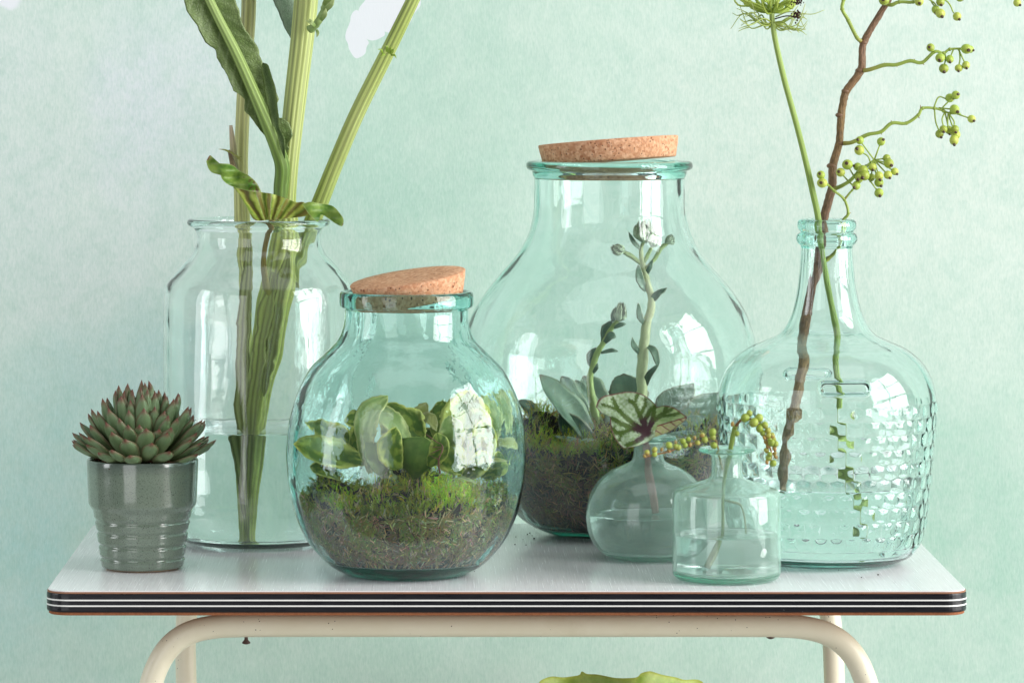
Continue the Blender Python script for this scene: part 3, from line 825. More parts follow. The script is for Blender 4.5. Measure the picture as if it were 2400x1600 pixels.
moss_bed(V2, 1184, 1142, 15000, 2300, 'dark soil inside the front teal jar', 'brown and bright green moss filling the bottom of the front teal jar', 21,
         [lin(152, 120, 98), lin(136, 140, 66), lin(214, 188, 150), lin(74, 50, 40)], [lin(92, 100, 34), lin(176, 182, 56), lin(212, 228, 64)], None, (0.0055, 0.0115), [(1030, 1.0), (1075, 1.0), (800, 0.35), (900, 0.2)], [(772, -.04, 66, 44), (1050, -.08, 30, 46), (905, -.085, -22, 60), (960, .03, 46, 80), (1160, -.02, 26, 45), (1110, -.07, -8, 40)])
moss_bed(V3, 1050, 996, 15000, 2600, 'dark wet soil inside the largest jar', 'dark brown and olive moss filling the bottom of the largest jar', 33,
         [lin(128, 96, 78), lin(138, 136, 66), lin(184, 156, 118), lin(58, 40, 32)], [lin(108, 116, 42), lin(172, 180, 72), lin(200, 214, 78)], 1195, (0.007, 0.015), [(1260, 0.7), (1330, .3)], [(1262, -.05, 56, 62), (1350, -.1, -16, 56), (1640, -.05, 44, 70), (1450, -.02, 26, 80), (1540, -.1, -10, 50)])

# soil crumbs spilt on the table
m = MB(); rg = random.Random(3)
for x, y in ((1209, 1258), (1207, 1276), (1233, 1277), (1242, 1249), (1236, 1252), (1247, 1255), (1226, 1264), (1252, 1262), (1112, 1339), (1965, 1336), (2058, 1347), (2019, 1353)):
    Yc = depth_of(y); c = P(x, y, Yc); r = rg.uniform(0.0004, 0.0009)
    ball(m, c+Vector((0, 0, r*0.7)), r, (1, 1, 1), 6, 4, (1.3, 1, 0.8))
tag(m.build('soil_crumbs', M['soil'], None, False), 'tiny dark crumbs of soil spilt on the white table top', None, None, 'stuff')

# ------------------------------------------------------------------ leaves inside the jars
def PV(V, pts): return [V.P(*p) for p in pts]
def varieg(seed, style=0):
    pal = [(lin(100, 128, 44), lin(172, 186, 78), lin(228, 228, 122)),       # dark with yellow margin
           (lin(152, 174, 98), lin(196, 208, 136), lin(228, 228, 156)),    # pale
           (lin(112, 140, 62), lin(128, 152, 72), lin(190, 200, 104)),     # plain green
           (lin(200, 196, 116), lin(220, 214, 150), lin(226, 218, 160))][style]
    def f(u, t):
        n = noise.noise(Vector((u*2.6+seed, t*4.2, seed*1.7)))+0.5*noise.noise(Vector((u*8+seed, t*11, seed)))
        c = mixc(pal[0], pal[1], float(sstep(-0.05, 0.35, n)))
        e = abs(u)+0.30*n+max(0, t-0.88)*4
        return mixc(c, pal[2], float(sstep(0.68, 0.92, e))*.95 if style != 2 else float(sstep(0.93, 1.0, e)))
    return f
vp = thing('variegated_plant', V2.P(960, 1130), 'variegated plant with rounded green and yellow leaves inside the front teal jar', 'plant')
ov = [(0, .25), (.15, .62), (.4, .98), (.6, 1.0), (.8, .80), (.93, .45), (1, .03)]
def vleaf(pts, wpx, nrm, style, seed, cup=0.25, prof=ov, wave=0.0, mat='leaf_soft', plant=None, V=None, col=None, thick=0.0008, nu=11, nv=20, ragged=0.0, twist=0.0):
    V = V or V2; m = MB(); k = V.s
    blade(m, PV(V, pts), wprof([(t, w*wpx*k*(1.15 if V is V2 else 1.0)) for t, w in prof]), nrm, col or varieg(seed, style), cup, thick, nu, nv, (wave*wpx*k, 1.6), twist, ragged, seed)
    return m.build('leaf', M[mat], plant or vp)
for args in (
    ([(862, 1085, -.02), (775, 1068, -.05), (688, 1040, -.062)], 36, (0.1, -.72, .6), 0, 1.0, .35),
    ([(838, 1055, .0), (778, 1020, -.01), (726, 992, -.015)], 28, (0.25, -.8, .5), 0, 2.3, .30),
    ([(845, 1075, -.005), (838, 1030, -.01), (850, 985, -.01)], 26, (0.3, -1, .2), 0, 8.8, .2),
    ([(868, 1110, -.03), (858, 1030, -.055), (866, 968, -.06), (908, 924, -.045)], 25, (-.35, -1, .1), 1, 3.1, .2),
    ([(965, 1062, -.03), (928, 1000, -.04), (866, 955, -.035)], 28, (.35, -.8, .55), 1, 4.4, .25),
    ([(990, 1030, .0), (950, 978, .0), (882, 953, .0)], 27, (.1, -.9, .5), 0, 5.2, .25),
    ([(966, 1122, -.03), (976, 1072, -.055), (990, 1022, -.06)], 47, (0.05, -1, .12), 2, 6.1, -.12),
    ([(968, 1022, .02), (984, 978, .02), (994, 938, .02)], 15, (-.4, -1, .2), 3, 7.2, .2),
    ([(975, 1000, .015), (1000, 980, .01), (1024, 1005, .0)], 13, (0, -.7, .7), 3, 7.9, .2),
    ([(1082, 1085, -.02), (1090, 1000, -.035), (1100, 915, -.02)], 54, (.1, -1, .1), 0, 9.4, .15),
    ([(1062, 1050, .03), (1040, 990, .03), (1042, 935, .04)], 32, (-.2, -1, .1), 0, 10.3, .15),
    ([(1118, 1060, .0), (1150, 985, .0), (1160, 918, .015)], 40, (.3, -1, .1), 1, 11.6, .15),
    ([(1135, 1058, -.02), (1180, 1036, -.035), (1210, 1052, -.035)], 14, (0.1, -.7, .7), 3, 12.3, .2),
    ([(1020, 1040, -.03), (1056, 1072, -.06), (1084, 1112, -.07)], 30, (-.35, -1, .3), 0, 13.7, .2),
    ([(1035, 1132, -.05), (1078, 1120, -.075), (1116, 1132, -.08)], 7, (0, -.3, 1), 1, 14.2, .1),
    ([(1105, 1095, -.03), (1150, 1078, -.05), (1194, 1078, -.05)], 8, (0, -.4, .9), 3, 15.2, .1),
    ([(905, 1110, -.045), (885, 1075, -.06), (860, 1035, -.06)], 24, (.2, -1, .3), 2, 16.2, .15),
    ([(1015, 1085, .02), (1000, 1040, .03), (1060, 1010, .03)], 34, (0, -.8, .5), 0, 17.2, .2),
    ([(1130, 1120, -.01), (1160, 1090, -.02), (1175, 1060, -.02)], 30, (.2, -1, .1), 0, 18.2, .2),
    ([(930, 1105, -.05), (915, 1050, -.07), (930, 1000, -.07)], 26, (.1, -1, .2), 0, 21.2, .2),
    ([(800, 1120, -.04), (765, 1102, -.06), (728, 1092, -.06)], 22, (.2, -.7, .7), 0, 22.4, .3),
    ([(1040, 1070, -.04), (1058, 1020, -.06), (1052, 975, -.06)], 26, (-.2, -1, .2), 1, 23.1, .2),
    ([(1100, 1090, -.04), (1128, 1040, -.065), (1132, 985, -.06)], 28, (.2, -1, .2), 0, 24.9, .2),
    ([(1090, 1120, -.05), (1118, 1090, -.075), (1140, 1058, -.075)], 22, (.1, -1, .4), 0, 25.7, .25),
    ([(905, 1040, .02), (915, 985, .03), (940, 950, .03)], 24, (0, -1, .2), 0, 26.3, .2),
    ([(1150, 1010, .02), (1172, 960, .03), (1166, 920, .03)], 24, (.1, -1, .1), 0, 27.8, .2),
    ([(880, 1010, -.02), (845, 985, -.03), (800, 985, -.03)], 20, (.1, -.8, .6), 0, 28.8, .25),
    ([(1010, 1090, -.06), (1030, 1050, -.08), (1024, 1012, -.08)], 20, (-.1, -1, .2), 0, 29.4, .2)):
    vleaf(*args)
m = MB()
for pts, r0 in (([(930, 1150, -.02), (900, 1090, -.01), (850, 1060, 0)], 6), ([(960, 1150, -.01), (970, 1080, 0), (985, 1020, .01)], 7), ([(1060, 1150, -.01), (1070, 1090, -.01), (1085, 1060, -.01)], 7), ([(1000, 1150, 0), (1020, 1090, .01), (1030, 1040, .01)], 6)):
    tube(m, PV(V2, pts), [r0*V2.s, r0*.7*V2.s], 8, lin(120, 130, 70))
m.build('stem', M['twig'], vp)
m = MB()
for pts, r0 in (([(1030, 1110, -.085), (1028, 1075, -.09), (1037, 1048, -.09), (1018, 1034, -.085), (996, 1016, -.08)], 2.2), ([(1037, 1048, -.09), (1012, 1050, -.09)], 1.6), ([(1036, 1052, -.09), (1010, 1062, -.09)], 1.4), ([(1028, 1075, -.09), (1008, 1066, -.09)], 1.4)):
    tube(m, PV(V2, pts), [r0*V2.s, r0*.5*V2.s], 6, lin(132, 78, 62))
tag(m.build('dry_twig', M['twig'], None), 'thin reddish dry twig among the leaves in the front teal jar', 'twig')

def grey(seed, dark=0.0, red=0.0):
    a = mixc(lin(138, 164, 142), lin(84, 112, 92), dark); b = mixc(lin(108, 140, 118), lin(58, 84, 66), dark)
    def f(u, t):
        n = noise.noise(Vector((u*1.6+seed, t*2.6, seed)))
        c = mixc(b, a, float(np.clip(0.45+n*0.9+0.25*u, 0, 1)))
        c = mixc(c, lin(178, 192, 160), max(0, (abs(u)-.9)/.1)*0.5)
        r_ = max(red*max(0, (abs(u)-.8)/.2), float(sstep(.93, 1, t))*.6)
        return mixc(c, lin(120, 78, 62), min(1, r_))
    return f
gp = thing('flowering_succulent', V3.P(1428, 1050), 'grey green rosette succulent with two tall flower stalks inside the largest jar', 'succulent')
ob = [(0, .35), (.25, .62), (.5, .95), (.68, 1.0), (.82, .86), (.93, .5), (1, .02)]
op = [(0, .35), (.25, .7), (.5, 1), (.68, .94), (.84, .6), (.94, .22), (1, .02)]
ln_ = [(0, .5), (.3, .9), (.55, 1.0), (.8, .72), (.93, .36), (1, .02)]
for pts, w_, nrm, sd, dk, cup, prof, wv, rd in (
    ([(1432, 1072, -.03), (1372, 1012, -.065), (1318, 950, -.075), (1268, 878, -.075)], 38, (.55, -.75, .45), 1, .1, .45, ob, .12, 0),
    ([(1405, 1042, .0), (1356, 965, -.015), (1316, 884, -.015)], 28, (.5, -.8, .3), 2, .5, .35, ob, .1, 0),
    ([(1415, 1056, .0), (1388, 965, .0), (1346, 895, .0)], 24, (.5, -.9, .2), 3, .2, .4, ob, .12, 0),
    ([(1418, 1056, .03), (1400, 960, .03), (1366, 886, .035)], 38, (.3, -1, .1), 4, .15, .25, ob, .08, 0),
    ([(1296, 1018, -.01), (1254, 975, -.03), (1212, 936, -.035)], 20, (.45, -.8, .45), 5, .8, .35, ln_, 0, .9),
    ([(1474, 1000, .06), (1471, 935, .07), (1469, 882, .07)], 48, (0, -1, .15), 6, .55, .2, ob, 0, .2),
    ([(1392, 985, .07), (1402, 935, .08), (1404, 902, .08)], 22, (.1, -1, .1), 7, .7, .2, ob, 0, 0),
    ([(1535, 1040, .03), (1576, 965, .03), (1626, 896, .035)], 46, (-.3, -1, .15), 8, .5, .3, op, .1, .3),
    ([(1560, 1060, -.01), (1622, 990, -.03), (1690, 920, -.02)], 40, (-.35, -1, .3), 9, .35, .4, op, .12, .3),
    ([(1545, 1055, -.03), (1598, 1010, -.06), (1652, 972, -.06)], 24, (-.35, -1, .5), 19, .25, .4, op, .12, .3),
    ([(1432, 1062, -.05), (1366, 1028, -.075), (1312, 968, -.075)], 32, (.5, -.9, -.1), 10, .85, .3, ob, .06, .4),
    ([(1445, 1076, -.07), (1380, 1046, -.10), (1300, 1020, -.11)], 14, (.2, -.7, .7), 11, .6, .25, ln_, 0, 0),
    ([(1470, 1080, -.07), (1405, 1056, -.105), (1345, 1040, -.115)], 26, (.1, -.75, .7), 12, .5, .3, ob, .05, 0),
    ([(1440, 1065, -.03), (1452, 1000, -.045), (1440, 942, -.04)], 34, (0, -1, .2), 13, .35, .3, ob, .05, 0),
    ([(1500, 1072, -.05), (1560, 1050, -.08), (1640, 1012, -.085)], 28, (-.3, -.8, .6), 14, .4, .3, ob, .05, 0),
    ([(1470, 1070, -.04), (1510, 1000, -.06), (1545, 950, -.06)], 34, (-.2, -1, .2), 15, .45, .3, ob, .05, 0)):
    vleaf(pts, w_, nrm, 0, sd, cup, prof, wv, 'succulent', gp, V3, grey(sd, dk, rd), 0.0017, 11, 22)
def bud_mesh(L, R, seed):
    m = MB(); rg = random.Random(seed)
    for ring, (n, tilt, ln2) in enumerate(((4, 0.10, 1.0), (6, 0.28, 0.95), (7, 0.50, 0.74))):
        for k in range(n):
            a = k*6.283/n+ring*0.5+rg.uniform(-.15, .15); d = Vector((math.cos(a), math.sin(a), 0))
            p = [Vector((0, 0, 0))+d*R*0.15, d*R*(0.5+tilt)+Vector((0, 0, L*0.42*ln2)), d*R*(0.22+tilt*1.3)+Vector((0, 0, L*ln2))]
            blade(m, p, wprof([(0, R*.25), (.4, R*.46), (.75, R*.34), (1, R*.02)]), tuple(-d+Vector((0, 0, .1))), lambda u, t: mixc(lin(176, 196, 164), lin(122, 134, 104), float(sstep(.6, 1, t))), .5, R*.05, 5, 7)
    return m.mesh('flower_bud', M['succulent'])
def stalk(path, radii, cols, leaves, buds):
    m = MB(); tube(m, PV(V3, path), [r*V3.s for r in radii], 12, cols, lump=.06)
    sk = m.build('flower_stalk', M['twig'], gp)
    for pts, w_, dk in leaves:
        m = MB(); p = PV(V3, [(x, y, d) for x, y, d in pts])
        blade(m, p, wprof([(t, w*w_*V3.s) for t, w in ln_]), (0.2, -1, .3), grey(pts[0][0], dk, .3), .3, .0010, 7, 12)
        m.build('leaf', M['succulent'], sk)
    for (x, y, d), (dx, dz), L, R in buds:
        me = bud_mesh(L*V3.s, R*V3.s, int(x))
        q = Vector((dx, -0.15, dz)).normalized().to_track_quat('Z', 'Y')
        link('flower_bud', me, sk, V3.P(x, y, d), q)
D1 = -.04
stalk([(1440, 1075, D1), (1406, 1000, D1), (1388, 935, D1), (1383, 890, D1), (1391, 850, D1), (1413, 798, D1), (1433, 766, D1), (1446, 748, D1)], [13, 12, 9, 7.5, 7, 6.5, 6, 6],
      [lin(150, 178, 110), lin(170, 192, 120), lin(160, 184, 112), lin(150, 172, 110)],
      [([(1389, 862, D1), (1382, 838, D1), (1397, 812, D1)], 8, .6), ([(1408, 828, D1), (1430, 822, D1-.01), (1451, 826, D1-.01)], 6, .4), ([(1413, 800, D1), (1428, 784, D1-.01), (1443, 786, D1-.01)], 8, .4),
       ([(1412, 796, D1), (1418, 770, D1), (1432, 748, D1)], 10, .6), ([(1436, 768, D1), (1452, 762, D1-.01), (1468, 760, D1-.01)], 7, .4), ([(1434, 752, D1), (1434, 735, D1), (1442, 722, D1)], 7, .5), ([(1388, 880, D1), (1396, 862, D1-.006), (1400, 848, D1-.006)], 5, .5)],
      [((1448, 752, D1), (.22, 1), 42, 17)])
D2 = .0
stalk([(1500, 1060, D2), (1502, 960, D2), (1504, 897, D2), (1508, 814, D2), (1516, 754, D2), (1528, 707, D2), (1516, 656, D2), (1504, 615, D2), (1502, 588, D2), (1510, 566, D2)], [13, 12, 11, 10.5, 10.5, 10, 9, 7, 5, 4.5],
      [lin(176, 196, 136), lin(196, 206, 160), lin(202, 208, 166), lin(190, 200, 150), lin(172, 190, 136)],
      [([(1502, 836, D2), (1490, 815, D2-.006), (1483, 786, D2-.006)], 7, .4), ([(1514, 812, D2), (1532, 828, D2-.01), (1541, 860, D2-.01)], 11, .5), ([(1508, 900, D2), (1524, 874, D2-.01), (1542, 852, D2-.01)], 8, .6),
       ([(1512, 766, D2), (1500, 742, D2-.006), (1496, 712, D2-.006)], 8, .4), ([(1514, 680, D2), (1500, 656, D2-.006), (1494, 622, D2-.006)], 10, .3), ([(1526, 712, D2), (1540, 692, D2-.006), (1562, 672, D2-.006)], 10, .6),
       ([(1500, 590, D2), (1484, 572, D2-.005), (1472, 546, D2-.005)], 7, .5), ([(1512, 650, D2), (1524, 630, D2-.005), (1530, 610, D2-.005)], 7, .4)],
      [((1464, 596, D2), (-.9, .5), 34, 14), ((1511, 572, D2), (.1, 1), 58, 30), ((1558, 576, D2), (.75, .8), 38, 14), ((1530, 585, D2), (.35, .9), 34, 13)])
for pts in ([(1504, 622, D2), (1482, 606, D2), (1464, 596, D2)], [(1508, 640, D2), (1538, 606, D2), (1558, 576, D2)], [(1506, 620, D2), (1520, 600, D2), (1530, 585, D2)]):
    m = MB(); tube(m, PV(V3, pts), [5*V3.s, 4*V3.s], 8, lin(176, 196, 140)); m.build('bud_stem', M['twig'], gp)

def fan_leaf(mb, outline, centre, dfn, V, colfn, rings=34, nper=6, thick=.0005):
    o = crom(list(outline)+[outline[0]], nper)[:-1]; n = len(o); c = np.array(centre, float)
    v = []; cols = []; back = []; bc = []
    def pt(q, side, t):
        p = V.P(q[0], q[1], dfn(q[0], q[1])); return p+Vector((0, side*thick*(1-t**6), side*thick*-.4*(1-t**6)))
    v.append(pt(c, -1, 0)); cols.append(colfn(c[0], c[1], 0)); back.append(pt(c, 1, 0)); bc.append(lin(170, 130, 110))
    for k in range(1, rings+1):
        t = k/rings
        for q in o:
            x = c+(q-c)*t
            v.append(pt(x, -1, t)); cols.append(colfn(x[0], x[1], t)); back.append(pt(x, 1, t)); bc.append(lin(150, 112, 92))
    f = []; N0 = len(v)
    for j in range(n): f.append((0, 1+(j+1) % n, 1+j)); f.append((N0, N0+1+j, N0+1+(j+1) % n))
    for k in range(rings-1):
        a = 1+k*n; b = a+n
        for j in range(n):
            j2 = (j+1) % n; f.append((a+j, a+j2, b+j2, b+j)); f.append((N0+a+j2, N0+a+j, N0+b+j, N0+b+j2))
    a = 1+(rings-1)*n
    for j in range(n): f.append((a+j, a+(j+1) % n, N0+a+(j+1) % n, N0+a+j))
    mb.add(v+back, f, cols+bc, [(0, 0, 0)]*(2*N0))
# ------------------------------------------------------------------ thick stems in the clear vase
g1, g2, g3 = lin(146, 162, 84), lin(168, 180, 110), lin(134, 154, 78)
kk = V1.s
def stem_part(root, name, path, radii, cols, ridges=14, amp=.05, seg=56, per=8, mat='stem'):
    m = MB(); tube(m, PV(V1, path), [r*kk for r in radii], seg, cols, ridges, amp, per); return m.build(name, M[mat], root)
stB = thing('cut_flower', V1.P(584, 1256), 'thickest ridged green stem in the wide vase, carrying a long ragged leaf', 'cut flower', 'ridged stems in the vase')
stem_part(stB, 'stem', [(722, -60, -.0), (712, 60, 0), (690, 250, 0), (676, 380, 0), (669, 470, 0), (668, 550, 0), (652, 660, 0), (630, 790, 0), (608, 900, 0), (594, 1000, 0), (588, 1100, 0), (586, 1180, 0), (585, 1252, 0)],
          [28, 27, 25, 23.5, 24, 32, 38, 36, 33, 26, 23, 19, 14], [g2, g2, g2, g1, g1, g3, g3, g3, g1, g1])
stA = thing('cut_flower', V1.P(578, 1256, .02), 'pale slender upright stem in the wide vase with a broken stub', 'cut flower', 'ridged stems in the vase')
stem_part(stA, 'stem', [(583, -60, .045), (582, 40, .045), (572, 200, .045), (565, 380, .045), (567, 500, .043), (572, 590, .04), (578, 680, .04), (578, 800, .04), (578, 950, .036), (584, 1060, .034), (588, 1180, .03), (588, 1252, .028)],
          [17, 17, 16, 16, 18, 21, 16, 14, 13, 12, 11, 9], [lin(166, 170, 110), lin(176, 178, 120), lin(176, 182, 116), lin(160, 176, 100), lin(156, 174, 96), lin(152, 168, 94)], 9)
stD = thing('cut_flower', V1.P(676, 668), 'slanting ridged green stem leaning right out of the wide vase', 'cut flower', 'ridged stems in the vase')
stem_part(stD, 'stem', [(1002, -70, -.01), (968, 0, -.01), (907, 125, -.005), (838, 264, 0), (788, 380, .01), (752, 470, .012), (722, 545, .014), (698, 610, .016), (684, 668, .018)], [15, 15, 16.5, 17.5, 18, 19, 19, 18, 15], [g2, g1, g2, g1, g3, g3], 9, .06)
for pts, w_, sd, cc in (([(586, 560, .0), (582, 640, .004), (576, 720, .004), (572, 800, .0), (568, 880, -.006), (566, 960, -.01), (572, 1040, -.012), (582, 1150, -.014), (588, 1245, -.014)], 17, 3.0, lin(152, 168, 104)),
                        ([(640, 640, -.03), (622, 740, -.032), (606, 850, -.030), (592, 960, -.026), (586, 1080, -.022), (588, 1200, -.018)], 15, 6.0, lin(134, 154, 78)),
                        ([(676, 590, -.03), (660, 680, -.03), (642, 780, -.028), (630, 860, -.026), (618, 930, -.022)], 14, 9.0, lin(134, 152, 84))):
    m = MB()
    blade(m, PV(V1, pts), wprof([(0, .3*w_*kk), (.15, w_*kk), (.6, w_*kk), (.9, .7*w_*kk), (1, .1*w_*kk)]), (-.2, -1, 0), lambda u, t, cc=cc: mixc(cc, lin(92, 104, 50), .5+.5*math.sin(u*9)), .3, .0008, 13, 70, (.0012, 5), 0, .34, sd)
    m.build('torn_skin', M['stem'], stB)
m = MB()
for dx, dy, tx, ty, w_ in ((-10, 0, -22, -10, 3), (0, -4, -4, -18, 4), (8, 2, 16, -10, 4), (10, 4, 22, 12, 3), (-4, 4, -16, 8, 3), (4, 0, 8, -16, 3)):
    p0, p1 = (907+dx, 126+dy, -.024), (907+tx, 126+ty, -.03)
    mid = ((p0[0]+p1[0])/2+2, (p0[1]+p1[1])/2-4, -.028)
    blade(m, PV(V1, [p0, mid, p1]), wprof([(0, w_*kk*.6), (.4, w_*kk), (1, .0002)]), (0, -1, .3), lambda u, t: lin(150, 180, 70), .2, .0003, 5, 7)
m.build('node_leaflets', M['leaf_soft'], stD)
# big ragged leaf rising to the upper left
stem_part(stB, 'leaf_stalk', [(657, 560, .002), (657, 500, -.006), (659, 440, -.011), (662, 392, -.016), (650, 350, -.022), (624, 284, -.03), (590, 206, -.036), (552, 122, -.042), (508, 36, -.048), (462, -60, -.052)], [12, 15, 17, 17, 16, 15, 13, 11.5, 10, 9], [lin(104, 132, 60), lin(104, 132, 60), lin(132, 156, 84), lin(150, 172, 104)], 8, .06, 36)
m = MB()
WL = np.array([(0, 4), (.10, 8), (.18, 14), (.22, 12), (.30, 20), (.36, 26), (.42, 36), (.47, 24), (.52, 40), (.60, 42), (.68, 44), (.71, 38), (.76, 52), (.88, 56), (1, 50)])
WR = np.array([(0, 6), (.04, 34), (.10, 30), (.16, 24), (.2, 44), (.27, 50), (.31, 40), (.335, 15), (.36, 26), (.40, 46), (.46, 52), (.50, 36), (.56, 48), (.64, 54), (.74, 44), (.82, 52), (.9, 62), (1, 66)])
def cw(t): return float(np.interp(t, WL[:, 0], WL[:, 1]))*kk, float(np.interp(t, WR[:, 0], WR[:, 1]))*kk
def cleaf_col(u, t):
    n = noise.noise(Vector((u*3, t*14, 2)))
    c = mixc(lin(94, 116, 62), lin(122, 144, 86), float(np.clip(.5+n, 0, 1)))
    c = mixc(c, lin(150, 168, 120), .5*max(0, abs(math.sin(t*46+abs(u)*5))**14)*(1 if abs(u) > .08 else 0))
    return mixc(c, lin(150, 170, 110), max(0, (abs(u)-.93)/.07)*.5)
blade(m, PV(V1, [(660, 385, -.010), (648, 345, -.014), (622, 284, -.022), (588, 206, -.030), (550, 122, -.036), (506, 36, -.043), (460, -60, -.047)]), cw, (.15, -1, .1), cleaf_col, .16, .0006, 25, 110, (.003, 3.5), 0, .10, 2.0)
m.build('leaf', M['leaf'], stB)
# folded strip of the same leaf near the main stem
m = MB()
blade(m, PV(V1, [(668, 372, -.03), (660, 325, -.034), (648, 290, -.036), (640, 240, -.036), (626, 170, -.036), (616, 148, -.034)]), wprof([(0, 2*kk), (.2, 9*kk), (.36, 5*kk), (.45, 12*kk), (.7, 15*kk), (.9, 10*kk), (1, 2*kk)]), (-.5, -1, .1), lambda u, t: mixc(lin(84, 110, 58), lin(140, 164, 96), abs(u)**3), .35, .0005, 9, 40, (.001, 4), 0, .12, 5.0)
m.build('leaf', M['leaf'], stB)
m = MB()
blade(m, PV(V1, [(694, 112, .02), (680, 60, .024), (664, 0, .03), (640, -80, .036)]), wprof([(0, 2*kk), (.3, 16*kk), (.7, 30*kk), (1, 30*kk)]), (.5, -1, 0), lambda u, t: mixc(lin(104, 130, 104), lin(140, 162, 140), abs(u)), .2, .0005, 9, 24, (.001, 2), 0, .05, 7.0)
m.build('leaf', M['leaf'], stB)
m = MB()
tube(m, PV(V1, [(726, 70, -.022), (740, 58, -.028), (754, 36, -.03), (768, 4, -.032), (782, -40, -.034)]), [10*kk, 9*kk, 8*kk, 10*kk, 9*kk], 14, lin(140, 166, 100), lump=.3)
for p0, p1, w_ in (((738, 62), (716, 48), 5), ((742, 70), (742, 88), 4), ((752, 48), (764, 20), 7), ((760, 26), (784, -4), 8), ((730, 58), (724, 44), 4), ((764, 14), (766, -30), 9)):
    blade(m, PV(V1, [(*p0, -.036), ((p0[0]+p1[0])/2+3, (p0[1]+p1[1])/2, -.042), (*p1, -.042)]), wprof([(0, w_*kk*.7), (.5, w_*kk), (1, .0003)]), (0, -1, .2), lambda u, t: mixc(lin(130, 160, 84), lin(170, 186, 130), t), .3, .0004, 5, 8)
m.build('side_shoot', M['leaf_soft'], stB)
m = MB()
tube(m, PV(V1, [(556, 440, .02), (551, 390, .014), (546, 340, .012), (541, 294, .012)]), [9*kk, 9*kk, 8*kk, 4*kk], 12, [lin(120, 128, 70), lin(166, 164, 118), lin(190, 172, 150)], 6, .1)
tube(m, PV(V1, [(556, 420, .008), (546, 385, .004), (536, 352, .002)]), [8*kk, 7*kk, 3*kk], 10, [lin(104, 110, 56), lin(112, 100, 64), lin(96, 74, 56)], 5, .1)
for p0, p1 in (((538, 356), (512, 350)), ((540, 356), (566, 380)), ((556, 372), (568, 368)), ((552, 365), (566, 376))):
    blade(m, PV(V1, [(*p0, -.002), ((p0[0]+p1[0])/2, (p0[1]+p1[1])/2-2, -.004), (*p1, -.004)]), wprof([(0, 3*kk), (.5, 1.6*kk), (1, .0002)]), (0, -1, .2), lambda u, t: lin(128, 134, 66), .2, .0003, 5, 6)
m.build('broken_stub', M['stem'], stA)
# striped leaf draped over the rim
def stripes(u, t):
    s_ = math.sin(u*13+t*9+2.2*noise.noise(Vector((u*3, t*5, 0))))
    br = float(sstep(.2, .36, t)*(1-sstep(.62, .74, t)))*float(sstep(-.15, .45, s_+.25*noise.noise(Vector((u*4, t*20, 1)))))
    g = mixc(lin(96, 138, 44), lin(168, 192, 78), float(np.clip(.5+.5*math.sin(u*17+t*4)+.3*noise.noise(Vector((u*3, t*6, 4))), 0, 1)))
    g = mixc(g, lin(90, 126, 50), float(sstep(.78, .9, t))*.8+float(1-sstep(.05, .2, t))*.4)
    return mixc(mixc(g, lin(98, 64, 40), br*.92), lin(176, 196, 110), max(0, (abs(u)-.9)/.1)*.5)
L1 = [(483, 378), (493, 364), (504, 381), (518, 383), (543, 386), (561, 400), (582, 411), (600, 427), (612, 450), (600, 450), (580, 447), (552, 440), (532, 431), (520, 419), (514, 404), (500, 406), (489, 396)]
L2 = [(540, 430), (580, 440), (612, 450), (636, 454), (671, 465), (693, 474), (712, 474), (724, 490), (722, 505), (671, 512), (629, 516), (596, 515), (578, 484), (560, 455)]
L3 = [(708, 478), (726, 473), (743, 476), (778, 482), (796, 499), (805, 514), (802, 530), (786, 524), (768, 511), (753, 504), (746, 519), (736, 515), (724, 502)]
def stripe_fan(x, y, t):
    a = math.atan2(y-548, x-632); n = noise.noise(Vector((x*.05, y*.05, 0))); n2 = noise.noise(Vector((x*.2, y*.2, 3)))
    s_ = math.sin(a*34+1.2*n); c = mixc(lin(112, 142, 48), lin(186, 202, 92), float(np.clip(.5+.6*s_+.3*n2, 0, 1)))
    b = float(sstep(-.1, .5, math.sin(a*24+2+1.5*n)+.5*n2))*float(sstep(6, 22, math.hypot((x-545)*.9, y-434)))
    return mixc(c, lin(104, 74, 40), b*.7)
def green_wave(x, y, t):
    n = noise.noise(Vector((x*.045, y*.045, 7))); n2 = noise.noise(Vector((x*.16, y*.16, 3)))
    c = mixc(lin(76, 122, 36), lin(150, 180, 84), float(np.clip(.45+n+.35*n2, 0, 1)))
    if x < 612 and x > 570: c = mixc(c, lin(84, 60, 34), float(sstep(.3, .6, n2+(x-570)/60)))
    return mixc(c, lin(184, 204, 128), float(sstep(.9, 1, t))*.6)
m = MB()
fan_leaf(m, L1, (556, 421), lambda x, y: -.098+.004*math.sin(x*.09+y*.02)+.003*math.sin(y*.2)-(y-420)*.0001, V1, green_wave, 16, 6, .0003)
fan_leaf(m, L2, (628, 490), lambda x, y: -.093+.0028*math.sin(math.atan2(y-548, x-632)*17)-(y-480)*.0001, V1, stripe_fan, 24, 10, .0003)
fan_leaf(m, L3, (752, 492), lambda x, y: -.099+.0045*math.sin(x*.075+.8)+.002*math.sin(y*.2), V1, green_wave, 16, 6, .0003)
m.build('striped_leaf', M['leaf_soft'], stB)
m = MB(); tube(m, PV(V1, [(640, 508, -.066), (628, 545, -.058), (618, 600, -.05), (619, 650, -.04), (634, 705, -.024)]), [7*kk, 6*kk, 5.5*kk, 7*kk, 8*kk], 12, [lin(126, 110, 60), lin(120, 108, 50), lin(112, 124, 56)]); m.build('striped_leaf_stalk', M['twig'], stB)

